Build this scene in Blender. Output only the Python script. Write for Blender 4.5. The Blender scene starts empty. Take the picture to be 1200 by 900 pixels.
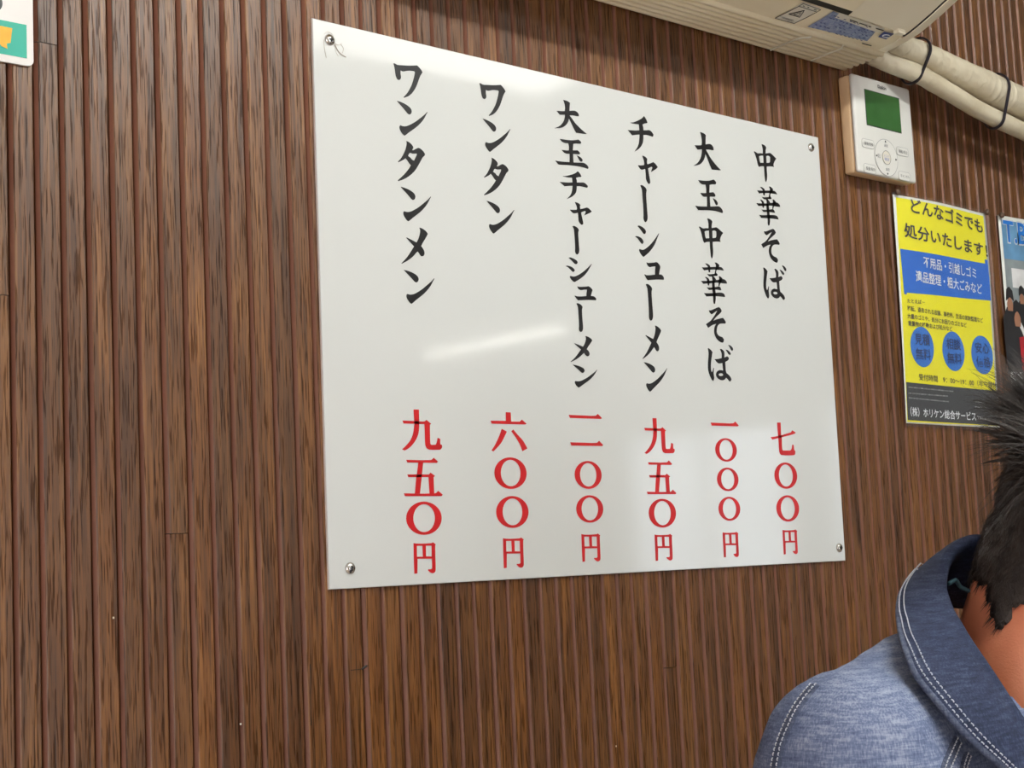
import bpy, bmesh, math, random
from mathutils import Vector, Matrix, noise
random.seed(7)
S = bpy.context.scene
COL = S.collection
PI = math.pi

# ------------------------------------------------------------------ camera, world, light, exposure
FPX = 1800.0
CAM = Vector((-0.7502862, -1.0823852, 1.25))
RX = Vector((0.74850507, -0.03584141, -0.66215976))
RY = Vector((-0.66145873, -0.11118266, -0.74169453))
RZ = Vector((-0.0470373, 0.99315347, -0.1069284))
cd = bpy.data.cameras.new('camera'); cam = bpy.data.objects.new('camera', cd); COL.objects.link(cam)
cd.sensor_fit = 'HORIZONTAL'; cd.sensor_width = 36.0; cd.lens = FPX / 1200 * 36.0; cd.clip_start = 0.02
m3 = Matrix((RX, RY, RZ))
cam.matrix_world = Matrix.Translation(CAM) @ m3.to_4x4()
S.camera = cam

wd = bpy.data.worlds.new('world'); S.world = wd; wd.use_nodes = True
bg = wd.node_tree.nodes['Background']; bg.inputs[0].default_value = (0.80, 0.88, 1.0, 1); bg.inputs[1].default_value = 4.0

def area(name, loc, target, sx, sy, power, col):
    l = bpy.data.lights.new(name, 'AREA'); l.shape = 'RECTANGLE'; l.size = sx; l.size_y = sy
    l.energy = power; l.color = col
    o = bpy.data.objects.new(name, l); COL.objects.link(o); o.location = loc
    d = Vector(target) - Vector(loc); o.rotation_euler = d.to_track_quat('-Z', 'Y').to_euler()
    return o
ROOM = dict(x0=-2.6, x1=6.4, y0=-6.6, z1=2.5)
# added warm fill lamp inside the left wall, unseen window behind it
area('fill_left', (ROOM['x0'] + 0.06, -1.8, 1.0), (0.5, -0.2, 1.4), 1.5, 1.8, 33, (1.0, 0.84, 0.74))
# added fill lamp behind the camera, set before the unseen front window
area('fill_front', (0.9, ROOM['y0'] + 0.1, 1.1), (0.6, 0, 1.5), 2.6, 1.9, 24, (1.0, 0.96, 0.91))
vs = S.view_settings; vs.view_transform = 'Standard'; vs.look = 'None'; vs.gamma = 1.0; vs.use_curve_mapping = False
vs.exposure = -0.40
TUBE_E = 195.0; PANEL_E = 7.5; FAR_E = 14.0

def ray(x, y): return m3 @ Vector((x - 600, -(y - 450), -FPX))
def at(x, y, d): return CAM + ray(x, y) * (d / FPX)
def W(x, y, y0=0.0):
    r = ray(x, y); return CAM + r * ((y0 - CAM.y) / r.y)
def WZ(x, y, z0):
    r = ray(x, y); return CAM + r * ((z0 - CAM.z) / r.z)

# ------------------------------------------------------------------ helpers
def tag(o, label=None, cat=None, group=None, kind=None):
    if label: o['label'] = label
    if cat: o['category'] = cat
    if group: o['group'] = group
    if kind: o['kind'] = kind
    return o
def empty(name, loc=(0, 0, 0), **k):
    o = bpy.data.objects.new(name, None); COL.objects.link(o); o.location = loc; o.empty_display_size = 0.05
    return tag(o, **k)
def link_mesh(name, me, mat=None, parent=None, smooth=False):
    o = bpy.data.objects.new(name, me); COL.objects.link(o)
    if mat and not me.materials: me.materials.append(mat)
    if smooth:
        for p in me.polygons: p.use_smooth = True
    if parent: 
        o.parent = parent
        pw = parent.location.copy()
        if parent.parent: pw += parent.parent.location
        o.location = -pw      # meshes are authored in world coordinates; parents are never rotated
    return o
def from_bm(name, bm, mat=None, parent=None, smooth=False, auto=None):
    me = bpy.data.meshes.new(name); bm.to_mesh(me); bm.free()
    if auto is not None:
        for p in me.polygons: p.use_smooth = True
        me.set_sharp_from_angle(angle=math.radians(auto))
    return link_mesh(name, me, mat, parent, smooth)
def pyd(name, v, f, mat=None, parent=None, smooth=False):
    me = bpy.data.meshes.new(name); me.from_pydata([tuple(p) for p in v], [], f); me.update()
    return link_mesh(name, me, mat, parent, smooth)
def box(bm, x0, x1, y0, y1, z0, z1, bevel=0.0, seg=2):
    r = bmesh.ops.create_cube(bm, size=1.0)
    vs_ = r['verts']
    for v in vs_:
        v.co.x = x0 + (v.co.x + .5) * (x1 - x0); v.co.y = y0 + (v.co.y + .5) * (y1 - y0); v.co.z = z0 + (v.co.z + .5) * (z1 - z0)
    if bevel > 0:
        es = list({e for v in vs_ for e in v.link_edges})
        bmesh.ops.bevel(bm, geom=es, offset=bevel, segments=seg, profile=.5, affect='EDGES')
def frame_at(d):
    d = d.normalized(); a = Vector((0, 0, 1)) if abs(d.z) < .9 else Vector((1, 0, 0))
    s = d.cross(a).normalized(); return s, d.cross(s).normalized()
def tube(bm, pts, rad, n=16, caps=True):
    rings = []; N = len(pts); s0 = None
    for i, p in enumerate(pts):
        d = (pts[min(i + 1, N - 1)] - pts[max(i - 1, 0)]).normalized()
        if s0 is None: s, t = frame_at(d)
        else:
            s = (s0 - d * s0.dot(d)).normalized(); t = d.cross(s)
        s0 = s
        ring = []
        for k in range(n):
            a = 2 * PI * k / n
            r = rad(i / (N - 1), a) if callable(rad) else (rad[i] if isinstance(rad, (list, tuple)) else rad)
            ring.append(bm.verts.new(p + (s * math.cos(a) + t * math.sin(a)) * r))
        rings.append(ring)
    for i in range(N - 1):
        for k in range(n):
            bm.faces.new((rings[i][k], rings[i][(k + 1) % n], rings[i + 1][(k + 1) % n], rings[i + 1][k]))
    if caps:
        bm.faces.new(rings[0][::-1]); bm.faces.new(rings[-1])
def catmull(P, n=8):
    out = []
    for i in range(len(P) - 1):
        p0 = P[max(i - 1, 0)]; p1 = P[i]; p2 = P[i + 1]; p3 = P[min(i + 2, len(P) - 1)]
        for k in range(n):
            t = k / n
            out.append(.5 * ((2 * p1) + (p2 - p0) * t + (2 * p0 - 5 * p1 + 4 * p2 - p3) * t * t + (3 * p1 - p0 - 3 * p2 + p3) * t ** 3))
    out.append(P[-1].copy()); return out

def mat(name, color, rough=.5, metal=0, spec=.5, coat=0, trans=0, ior=1.5, emit=None, es=0, alpha=1, sss=0):
    m = bpy.data.materials.new(name); m.use_nodes = True
    b = m.node_tree.nodes['Principled BSDF']
    b.inputs['Base Color'].default_value = (*color, 1); b.inputs['Roughness'].default_value = rough
    b.inputs['Metallic'].default_value = metal; b.inputs['Specular IOR Level'].default_value = spec
    b.inputs['Coat Weight'].default_value = coat; b.inputs['Transmission Weight'].default_value = trans
    b.inputs['IOR'].default_value = ior; b.inputs['Alpha'].default_value = alpha
    if sss:
        b.inputs['Subsurface Weight'].default_value = sss; b.inputs['Subsurface Radius'].default_value = (.01, .004, .002)
    if emit: b.inputs['Emission Color'].default_value = (*emit, 1); b.inputs['Emission Strength'].default_value = es
    return m
class NT:
    def __init__(s, m): s.m = m; s.t = m.node_tree; s.b = s.t.nodes['Principled BSDF']
    def n(s, t, **kw):
        x = s.t.nodes.new(t)
        for k, v in kw.items():
            if k in x.inputs: x.inputs[k].default_value = v
            else: setattr(x, k, v)
        return x
    def l(s, a, b): s.t.links.new(a, b)
    def ramp(s, fac, stops):
        r = s.n('ShaderNodeValToRGB'); e = r.color_ramp.elements
        while len(e) < len(stops): e.new(.5)
        for q, (p, c) in zip(e, stops): q.position = p; q.color = (*c, 1) if len(c) == 3 else c
        s.l(fac, r.inputs[0]); return r
def vary(m, c1, c2, scale=8, bump=0, bscale=60, detail=4, stretch=(1, 1, 1)):
    """gentle procedural colour variation and fine relief"""
    t = NT(m); tc = t.n('ShaderNodeTexCoord'); mp = t.n('ShaderNodeMapping'); mp.inputs['Scale'].default_value = stretch
    t.l(tc.outputs['Object'], mp.inputs[0])
    a = t.n('ShaderNodeTexNoise', Scale=scale, Detail=detail); t.l(mp.outputs[0], a.inputs['Vector'])
    r = t.ramp(a.outputs['Fac'], [(.3, c1), (.7, c2)]); t.l(r.outputs[0], t.b.inputs['Base Color'])
    if bump:
        c = t.n('ShaderNodeTexNoise', Scale=bscale, Detail=3.0); t.l(mp.outputs[0], c.inputs['Vector'])
        bp = t.n('ShaderNodeBump', Strength=bump, Distance=.002); t.l(c.outputs['Fac'], bp.inputs['Height']); t.l(bp.outputs[0], t.b.inputs['Normal'])
    return m

# ------------------------------------------------------------------ materials
def wood_mat():
    m = mat('slat_oak', (.2, .09, .04), .42, spec=.6, coat=.4); t = NT(m)
    g = t.n('ShaderNodeNewGeometry'); oi = t.n('ShaderNodeObjectInfo')
    cx = t.n('ShaderNodeCombineXYZ')
    mu = t.n('ShaderNodeMath', operation='MULTIPLY'); mu.inputs[1].default_value = 37.0; t.l(oi.outputs['Random'], mu.inputs[0])
    t.l(mu.outputs[0], cx.inputs[0]); t.l(mu.outputs[0], cx.inputs[2])
    ad = t.n('ShaderNodeVectorMath', operation='ADD'); t.l(g.outputs['Position'], ad.inputs[0]); t.l(cx.outputs[0], ad.inputs[1])
    def mapped(sc):
        p = t.n('ShaderNodeMapping'); p.inputs['Scale'].default_value = sc; t.l(ad.outputs[0], p.inputs[0]); return p.outputs[0]
    # broad figure: distorted cathedral bands
    f1 = t.n('ShaderNodeTexNoise', Scale=1.0, Detail=3.0, Distortion=.6); t.l(mapped((110, 110, 7)), f1.inputs['Vector'])
    # long streaks
    f2 = t.n('ShaderNodeTexNoise', Scale=1.0, Detail=4.0, Roughness=.65); t.l(mapped((420, 420, 9)), f2.inputs['Vector'])
    # open pores: short dark dashes
    f3 = t.n('ShaderNodeTexNoise', Scale=1.0, Detail=2.0); t.l(mapped((760, 760, 30)), f3.inputs['Vector'])
    r1 = t.ramp(f1.outputs['Fac'], [(.3, (.098, .035, .006)), (.5, (.152, .058, .011)), (.7, (.212, .090, .022))])
    r2 = t.ramp(f2.outputs['Fac'], [(.38, (.42, .38, .35)), (.58, (1.15, 1.13, 1.1))])
    r3 = t.ramp(f3.outputs['Fac'], [(.40, (.40, .37, .36)), (.465, (1, 1, 1))])
    def mul(a, b, fac=1.0):
        x = t.n('ShaderNodeMix', data_type='RGBA', blend_type='MULTIPLY'); x.inputs[0].default_value = fac
        t.l(a, x.inputs[6]); t.l(b, x.inputs[7]); return x.outputs[2]
    c = mul(mul(r1.outputs[0], r2.outputs[0], .8), r3.outputs[0], .85)
    # each slat its own tone
    r4 = t.ramp(oi.outputs['Random'], [(0, (.74, .72, .72)), (.5, (.95, .95, .95)), (.85, (1.08, 1.06, 1.02)), (1, (1.2, 1.15, 1.0))])
    c = mul(c, r4.outputs[0]); t.l(c, t.b.inputs['Base Color'])
    for sock, k in (('Coat Weight', .38), ('Specular IOR Level', .54)):
        q = t.n('ShaderNodeMath', operation='MULTIPLY'); q.inputs[1].default_value = k; t.l(r3.outputs[0], q.inputs[0]); t.l(q.outputs[0], t.b.inputs[sock])
    h = t.n('ShaderNodeMath', operation='ADD'); t.l(r3.outputs[0], h.inputs[0]); t.l(f2.outputs['Fac'], h.inputs[1])
    bp = t.n('ShaderNodeBump', Strength=.55, Distance=.0006); t.l(h.outputs[0], bp.inputs['Height']); t.l(bp.outputs[0], t.b.inputs['Normal'])
    rr = t.n('ShaderNodeMapRange'); rr.inputs[3].default_value = .38; rr.inputs[4].default_value = .54; t.b.inputs['Coat Roughness'].default_value = .36; t.l(f2.outputs['Fac'], rr.inputs[0]); t.l(rr.outputs[0], t.b.inputs['Roughness'])
    return m
M = {}
M['wood'] = wood_mat()
M['shoulder'] = vary(mat('reddish_groove_stain', (.185, .066, .035), .5), (.13, .044, .021), (.23, .086, .048), 30, stretch=(1, 1, .15))
M['backing'] = vary(mat('groove_backing', (.03, .012, .006), .6), (.022, .008, .004), (.04, .016, .008), 30)
M['board'] = vary(mat('board_enamel', (.68, .68, .665), .06, spec=.5), (.67, .68, .66), (.69, .695, .675), 3)
M['board_edge'] = vary(mat('board_cut_edge', (.85, .80, .78), .3), (.85, .78, .76), (.88, .82, .80), 20)
M['black'] = vary(mat('black_vinyl', (.012, .012, .013), .28), (.010, .010, .011), (.016, .016, .017), 40)
M['red'] = vary(mat('red_vinyl', (.55, .014, .018), .32), (.52, .012, .016), (.60, .018, .02), 40)
M['steel'] = vary(mat('screw_steel', (.62, .60, .57), .22, metal=1), (.55, .53, .50), (.7, .68, .65), 300)
M['dark'] = vary(mat('dark_recess', (.012, .011, .010), .6), (.01, .009, .009), (.018, .016, .014), 40)
M['ac'] = vary(mat('aged_cream_plastic', (.86, .75, .54), .36), (.82, .70, .49), (.88, .78, .58), 6, .06, 500)
M['ac_pale'] = vary(mat('louver_plastic', (.88, .80, .62), .3), (.85, .76, .58), (.89, .82, .65), 8)
M['lab_white'] = vary(mat('sticker_paper', (.72, .68, .58), .4), (.68, .63, .52), (.76, .72, .62), 60)
M['lab_blue'] = vary(mat('sticker_blue', (.16, .22, .42), .4), (.10, .15, .36), (.30, .36, .5), 260)
M['navy'] = vary(mat('logo_navy', (.02, .04, .22), .35), (.018, .035, .2), (.03, .05, .25), 60)
M['ink'] = vary(mat('printed_ink', (.03, .03, .03), .5), (.025, .025, .025), (.045, .045, .045), 80)
M['grey_ink'] = vary(mat('grey_ink', (.30, .30, .30), .5), (.26, .26, .26), (.36, .36, .36), 200)
M['rem'] = vary(mat('remote_white_plastic', (.74, .73, .69), .35), (.72, .71, .67), (.77, .76, .72), 10)
M['rem_side'] = vary(mat('remote_yellowed_lit_case', (.80, .56, .34), .38), (.76, .52, .30), (.84, .60, .38), 12)  # yellowed plastic with warm light from the left put into its colour
M['lcd'] = vary(mat('green_display', (.035, .12, .03), .12), (.030, .105, .026), (.042, .135, .036), 25)
M['btn_blue'] = vary(mat('blue_print', (.2, .25, .55), .4), (.15, .2, .5), (.3, .35, .62), 200)
M['tape'] = None
M['tie'] = vary(mat('black_nylon', (.015, .013, .02), .35), (.012, .010, .016), (.02, .018, .028), 60)
M['yellow'] = vary(mat('poster_yellow', (.86, .80, .004), .3), (.84, .77, .003), (.89, .83, .006), 10)
M['paper'] = vary(mat('poster_white', (.80, .81, .76), .3), (.78, .79, .74), (.83, .84, .79), 10)
M['blue'] = vary(mat('poster_blue', (.010, .13, .60), .3), (.008, .12, .56), (.014, .15, .64), 10)
M['blue2'] = vary(mat('circle_blue', (.02, .16, .58), .3), (.018, .15, .54), (.03, .18, .62), 20)
M['circ_ink'] = vary(mat('circle_ink', (.01, .04, .16), .4), (.008, .03, .13), (.014, .05, .2), 60)
M['band'] = vary(mat('poster_black', (.028, .03, .034), .3), (.024, .026, .03), (.036, .038, .042), 10)
M['wtext'] = vary(mat('white_print', (.8, .82, .85), .4), (.78, .8, .83), (.84, .86, .88), 60)
M['teal'] = vary(mat('card_teal', (.012, .42, .30), .5), (.010, .40, .285), (.016, .45, .33), 10)
M['amber'] = vary(mat('card_amber', (.85, .42, .01), .5), (.82, .38, .008), (.88, .48, .02), 90)
M['card'] = vary(mat('card_white', (.80, .76, .73), .45), (.78, .74, .71), (.83, .79, .76), 10)
M['laminate'] = mat('laminate_film', (.8, .82, .84), .08, alpha=.05)
vary(M['laminate'], (.78, .80, .82), (.84, .86, .88), 20, .2, 30)
M['pin'] = vary(mat('brown_pin', (.09, .05, .03), .4), (.07, .04, .022), (.11, .06, .035), 50)
def tape_mat():
    m = mat('wrapped_pipe_tape', (.62, .55, .40), .38); t = NT(m)
    tc = t.n('ShaderNodeTexCoord')
    a = t.n('ShaderNodeTexNoise', Scale=14.0, Detail=5.0); t.l(tc.outputs['Object'], a.inputs['Vector'])
    r = t.ramp(a.outputs['Fac'], [(.3, (.50, .42, .29)), (.55, (.62, .55, .41)), (.75, (.69, .63, .49))]); t.l(r.outputs[0], t.b.inputs['Base Color'])
    mp = t.n('ShaderNodeMapping'); mp.inputs['Scale'].default_value = (1, .35, .3); mp.inputs['Rotation'].default_value = (0, .5, 0); t.l(tc.outputs['Object'], mp.inputs[0])
    w = t.n('ShaderNodeTexNoise', Scale=120.0, Detail=4.0, Distortion=1.0); t.l(mp.outputs[0], w.inputs['Vector'])
    bp = t.n('ShaderNodeBump', Strength=.5, Distance=.003); t.l(w.outputs['Fac'], bp.inputs['Height']); t.l(bp.outputs[0], t.b.inputs['Normal'])
    return m
M['tape'] = tape_mat()
def denim(name, dark, mid, light, fade=.5, rough=.85):
    m = mat(name, mid, rough, spec=.25); t = NT(m)
    tc = t.n('ShaderNodeTexCoord')
    a = t.n('ShaderNodeTexNoise', Scale=7.0, Detail=4.0); t.l(tc.outputs['Object'], a.inputs['Vector'])
    mp = t.n('ShaderNodeMapping'); mp.inputs['Scale'].default_value = (60, 60, 500); t.l(tc.outputs['Object'], mp.inputs[0])
    b = t.n('ShaderNodeTexNoise', Scale=1.0, Detail=5.0, Roughness=.7); t.l(mp.outputs[0], b.inputs['Vector'])
    mp2 = t.n('ShaderNodeMapping'); mp2.inputs['Scale'].default_value = (900, 900, 90); t.l(tc.outputs['Object'], mp2.inputs[0])
    c = t.n('ShaderNodeTexNoise', Scale=1.0, Detail=3.0); t.l(mp2.outputs[0], c.inputs['Vector'])
    ad = t.n('ShaderNodeMath', operation='MULTIPLY_ADD'); ad.inputs[1].default_value = .5; t.l(b.outputs['Fac'], ad.inputs[0])
    mm = t.n('ShaderNodeMath', operation='MULTIPLY'); mm.inputs[1].default_value = fade; t.l(a.outputs['Fac'], mm.inputs[0]); t.l(mm.outputs[0], ad.inputs[2])
    ad2 = t.n('ShaderNodeMath', operation='MULTIPLY_ADD'); ad2.inputs[1].default_value = .35; t.l(c.outputs['Fac'], ad2.inputs[0]); t.l(ad.outputs[0], ad2.inputs[2])
    mid_p = .25 + fade * .5 + .175
    r = t.ramp(ad2.outputs[0], [(mid_p - .16, dark), (mid_p, mid), (mid_p + .15, light)]); t.l(r.outputs[0], t.b.inputs['Base Color'])
    bp = t.n('ShaderNodeBump', Strength=.5, Distance=.0015); t.l(ad2.outputs[0], bp.inputs['Height']); t.l(bp.outputs[0], t.b.inputs['Normal'])
    return m
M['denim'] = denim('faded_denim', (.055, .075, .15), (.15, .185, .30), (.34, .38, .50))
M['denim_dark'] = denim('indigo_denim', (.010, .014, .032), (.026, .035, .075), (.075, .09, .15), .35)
M['denim_seam'] = denim('seam_denim', (.03, .04, .075), (.07, .085, .14), (.16, .18, .24), .3)
M['thread'] = vary(mat('white_thread', (.5, .52, .58), .8), (.4, .42, .48), (.6, .62, .68), 300)
M['lining'] = vary(mat('teal_trim', (.03, .09, .12), .8), (.02, .06, .09), (.05, .13, .16), 200)
M['skin'] = vary(mat('skin', (.68, .23, .12), .45, sss=.12), (.62, .185, .09), (.70, .25, .135), 25, .15, 600)
M['hair'] = vary(mat('dark_hair', (.018, .011, .009), .42), (.012, .008, .007), (.035, .022, .016), 120, .6, 900, stretch=(1, 1, .2))
M['trouser'] = vary(mat('charcoal_trousers', (.03, .03, .035), .9), (.025, .025, .03), (.045, .045, .05), 60)
M['shoe'] = vary(mat('black_shoe', (.015, .015, .015), .4), (.012, .012, .012), (.022, .022, .022), 60)
M['eye'] = mat('eye_white', (.75, .72, .68), .15); vary(M['eye'], (.72, .69, .65), (.78, .75, .71), 90)
M['iris'] = vary(mat('iris', (.02, .01, .006), .1), (.015, .008, .005), (.03, .015, .01), 300)
M['plaster'] = vary(mat('cream_plaster', (.36, .25, .16), .9), (.33, .23, .145), (.39, .275, .18), 3, .2, 120)
M['ceil'] = vary(mat('ceiling_board', (.84, .83, .80), .9), (.81, .80, .77), (.86, .85, .82), 4, .2, 200)
M['floor'] = vary(mat('floor_tile', (.62, .54, .43), .5), (.58, .50, .40), (.67, .59, .48), 3, .1, 60)
M['frame'] = vary(mat('window_frame_alu', (.35, .33, .30), .4, metal=.6), (.32, .30, .27), (.38, .36, .33), 12)
M['glass'] = mat('window_glass', (1, 1, 1), .0, trans=1, ior=1.45); vary(M['glass'], (.97, .98, .98), (1, 1, 1), 3)
M['tube'] = mat('lamp_tube', (.9, .9, .9), .4, emit=(.96, 1, .96), es=TUBE_E)
M['panel'] = mat('lamp_diffuser', (.9, .9, .9), .4, emit=(1, .985, .95), es=PANEL_E)
M['fartube'] = mat('far_lamp_tube', (.9, .9, .9), .4, emit=(1, .97, .9), es=FAR_E)
M['lamp_body'] = vary(mat('lamp_enamel', (.8, .8, .78), .4), (.77, .77, .75), (.83, .83, .81), 10)
M['bounce_table'] = vary(mat('table_wood', (.30, .17, .08), .3), (.24, .13, .06), (.36, .21, .10), 4, .1, 200, stretch=(1, 8, 8))

# ------------------------------------------------------------------ the slatted wall and the room
PITCH = 0.02068; X_K0 = -12.37 * PITCH
FY = 0.003                                   # front face of the slats
wall = empty('wall_back', (0, 0, 0), kind='structure')
bm = bmesh.new(); box(bm, ROOM['x0'], ROOM['x1'], .012, .10, 0, ROOM['z1']); from_bm('backing_board', bm, M['backing'], wall)
# slat profile: wide sloping left shoulder, crisp right arris (x from 0 to PITCH)
PROF = [(.0015, .012), (.0015, .0082), (.0018, .0064), (.0041, FY + .0006), (.0049, FY), (PITCH - .0011, FY), (PITCH - .0004, FY + .0007), (PITCH - .0001, .0075), (PITCH - .0001, .012)]
def slat_mesh():
    bm = bmesh.new(); rows = []
    NZ = 8
    for j in range(NZ + 1):
        z = j / NZ; row = []
        for i, (x, y) in enumerate(PROF):
            row.append(bm.verts.new((x, y, z)))
        rows.append(row)
    n = len(PROF)
    for j in range(NZ):
        for i in range(n - 1):
            bm.faces.new((rows[j][i], rows[j][i + 1], rows[j + 1][i + 1], rows[j + 1][i]))
    bm.faces.new(rows[0]); bm.faces.new(rows[-1][::-1])
    me = bpy.data.meshes.new('slat'); bm.to_mesh(me); bm.free(); me.materials.append(M['wood']); me.materials.append(M['shoulder'])
    for p in me.polygons:
        if .0010 < p.center.x < .0042 and abs(p.normal.z) < .5: p.material_index = 1
    return me
SLAT = [slat_mesh() for _ in range(5)]
for q, me in enumerate(SLAT):                # hand-run edges: a little uneven along the length
    for v in me.vertices:
        if v.co.y < .01: v.co.x += .00022 * noise.noise(Vector((q * 9.1, v.co.z * 6 + (v.co.x > .01) * 3, 0)))
JOINT = {-2: W(6, 345).z, 0: W(60, 50).z, 5: W(210, 625).z, 32: W(744, 788).z, 1: None, 2: None}
rs = random.Random(3)
FIRST, LAST = -22, 96
for k in range(FIRST, LAST):
    x = X_K0 + k * PITCH
    cut = JOINT.get(k, 'r')
    if cut == 'r':
        cut = rs.choice([None, rs.uniform(.15, .85), rs.uniform(2.12, 2.4)])
    if k % 9 == 4 and cut == 'r': cut = None
    segs = [(0, ROOM['z1'])] if cut is None else [(0, cut - .0003), (cut + .0003, ROOM['z1'])]
    for (a, b) in segs:
        o = bpy.data.objects.new('slat', rs.choice(SLAT)); COL.objects.link(o)
        o.parent = wall; o.location = (x, rs.uniform(-.0003, .0003), a); o.scale = (1, 1, b - a)
# beyond the stretch one can see the slats carry on, joined
v = []; f = []
for k in list(range(int((ROOM['x0'] - X_K0) / PITCH) + 1, FIRST)) + list(range(LAST, int((ROOM['x1'] - X_K0) / PITCH) - 1)):
    b0 = len(v)
    for z in (0, ROOM['z1']):
        for (px, py) in PROF: v.append((X_K0 + k * PITCH + px, py, z))
    n = len(PROF)
    for i in range(n - 1): f.append((b0 + i, b0 + i + 1, b0 + n + i + 1, b0 + n + i))
tag(pyd('far_slats', v, f, M['wood'], wall), kind='stuff')
# wear on the slats: short dark scratches and pale chips
def on_wall(x, y, off=0.0): p = W(x, y, FY); return Vector((p.x, FY - off, p.z))
bm = bmesh.new()
for (a, b, w) in (((411, 785.5), (424, 784), .0005), ((424, 784), (430, 780), .0013), ((363.5, 778), (364.5, 850), .0007)):
    p, q = on_wall(*a, .0001), on_wall(*b, .0001)
    if a[0] == 363.5: p.y = q.y = FY + .0002
    tube(bm, [p, q], w * .6, 6)
from_bm('scratch', bm, M['dark'], wall)
bm = bmesh.new()
for (x, y) in ((133, 724), (242, 849), (268, 848), (272, 848.5), (282, 848.5), (704, 875), (722, 874.5), (705, 826), (951, 806), (779, 890)):
    p = on_wall(x, y, .0001); box(bm, p.x - .0007, p.x + .0007, p.y, p.y + .0005, p.z - .0007, p.z + .0008)
from_bm('paint_chip', bm, M['lab_white'], wall)

def struct(name, bm, m): return tag(from_bm(name, bm, m), kind='structure')
bm = bmesh.new(); box(bm, ROOM['x0'] - .1, ROOM['x1'] + .1, ROOM['y0'] - .1, .1, -.1, 0); struct('floor', bm, M['floor'])
bm = bmesh.new(); box(bm, ROOM['x0'] - .1, ROOM['x1'] + .1, ROOM['y0'] - .1, .1, ROOM['z1'], ROOM['z1'] + .1); struct('ceiling', bm, M['ceil'])
def holed_wall(name, axis, c, span, holes):
    """wall slab of thickness .1 outward from c, with rectangular openings (a0,a1,z0,z1)"""
    bm = bmesh.new(); a0, a1 = span; out = c - .1 if c < 0 else c + .1
    lo, hi = min(c, out), max(c, out)
    def slab(p, q, z0, z1):
        if q - p < 1e-4 or z1 - z0 < 1e-4: return
        if axis == 'x': box(bm, lo, hi, p, q, z0, z1)
        else: box(bm, p, q, lo, hi, z0, z1)
    cur = a0
    for (h0, h1, z0, z1) in sorted(holes):
        slab(cur, h0, 0, ROOM['z1']); slab(h0, h1, 0, z0); slab(h0, h1, z1, ROOM['z1']); cur = h1
    slab(cur, a1, 0, ROOM['z1'])
    return struct(name, bm, M['plaster'])
WIN_R = [(-5.9, -4.55, .95, 1.95), (-4.3, -3.9, .95, 2.0)]
holed_wall('wall_left', 'x', ROOM['x0'], (ROOM['y0'], .1), [(-2.6, -1.0, .08, 2.05)])
holed_wall('wall_right', 'x', ROOM['x1'], (ROOM['y0'], .1), WIN_R)
holed_wall('wall_front', 'y', ROOM['y0'], (ROOM['x0'], ROOM['x1']), [(-.4, 2.3, .08, 2.1)])
def window(name, axis, c, h):
    a0, a1, z0, z1 = h; w = empty(name, (0, 0, 0), kind='structure')
    def b(bm, p, q, zz0, zz1, t):
        if axis == 'x': box(bm, c - t, c + t, p, q, zz0, zz1)
        else: box(bm, p, q, c - t, c + t, zz0, zz1)
    bm = bmesh.new(); T = .04
    b(bm, a0, a1, z0, z0 + T, .03); b(bm, a0, a1, z1 - T, z1, .03); b(bm, a0, a0 + T, z0, z1, .03); b(bm, a1 - T, a1, z0, z1, .03)
    mid = (a0 + a1) / 2; b(bm, mid - T / 2, mid + T / 2, z0, z1, .028)
    from_bm('window_frame', bm, M['frame'], w)
    for (p, q) in ((a0 + T, mid - T / 2), (mid + T / 2, a1 - T)):
        bm = bmesh.new(); b(bm, p, q, z0 + T, z1 - T, .003); from_bm('pane', bm, M['glass'], w)
window('window_1', 'x', ROOM['x1'] + .05, WIN_R[0]); window('window_2', 'x', ROOM['x1'] + .05, WIN_R[1])
window('window_3', 'x', ROOM['x0'] - .05, (-2.6, -1.0, .08, 2.05)); window('window_4', 'y', ROOM['y0'] - .05, (-.4, 2.3, .08, 2.1))  # unseen openings behind the fill lamps, reaching low for light on undersides

# ceiling lamps
def lamp(x0, x1, y0, y1, label, emat, along='x', n=1, r=.016, drop=.06):
    t = empty('ceiling_lamp', ((x0 + x1) / 2, (y0 + y1) / 2, ROOM['z1']), label=label, cat='lamp')
    bm = bmesh.new(); box(bm, x0, x1, y0, y1, ROOM['z1'] - .03, ROOM['z1'], .004); from_bm('housing', bm, M['lamp_body'], t)
    for i in range(n):
        bm = bmesh.new(); z = ROOM['z1'] - drop
        if along == 'x':
            y = y0 + (y1 - y0) * (i + .5) / n; tube(bm, [Vector((x0 + .03, y, z)), Vector((x1 - .03, y, z))], r, 12)
        else:
            x = x0 + (x1 - x0) * (i + .5) / n; tube(bm, [Vector((x, y0 + .03, z)), Vector((x, y1 - .03, z))], r, 12)
        from_bm('lamp_tube', bm, emat, t, smooth=True)
        for e in (0, 1):
            bm = bmesh.new()
            if along == 'x': q = Vector((x0 + .03 if e == 0 else x1 - .03, y, z)); box(bm, q.x - .012, q.x + .012, q.y - .018, q.y + .018, z - .02, ROOM['z1'] - .028)
            else: q = Vector((x, y0 + .03 if e == 0 else y1 - .03, z)); box(bm, q.x - .018, q.x + .018, q.y - .012, q.y + .012, z - .02, ROOM['z1'] - .028)
            from_bm('lamp_holder', bm, M['lamp_body'], t)
lamp(-.35, .90, -1.35, -1.23, 'bare fluorescent tube lamp on the ceiling nearest the slatted wall', M['tube'])
lamp(4.95, 5.15, -6.2, -4.9, 'far fluorescent tube lamp on the ceiling by the right windows', M['fartube'], 'y')
t = empty('ceiling_lamp', (1.15, -1.665, ROOM['z1']), label='broad ceiling lamp with a flat white diffuser farther from the slatted wall', cat='lamp')
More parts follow.
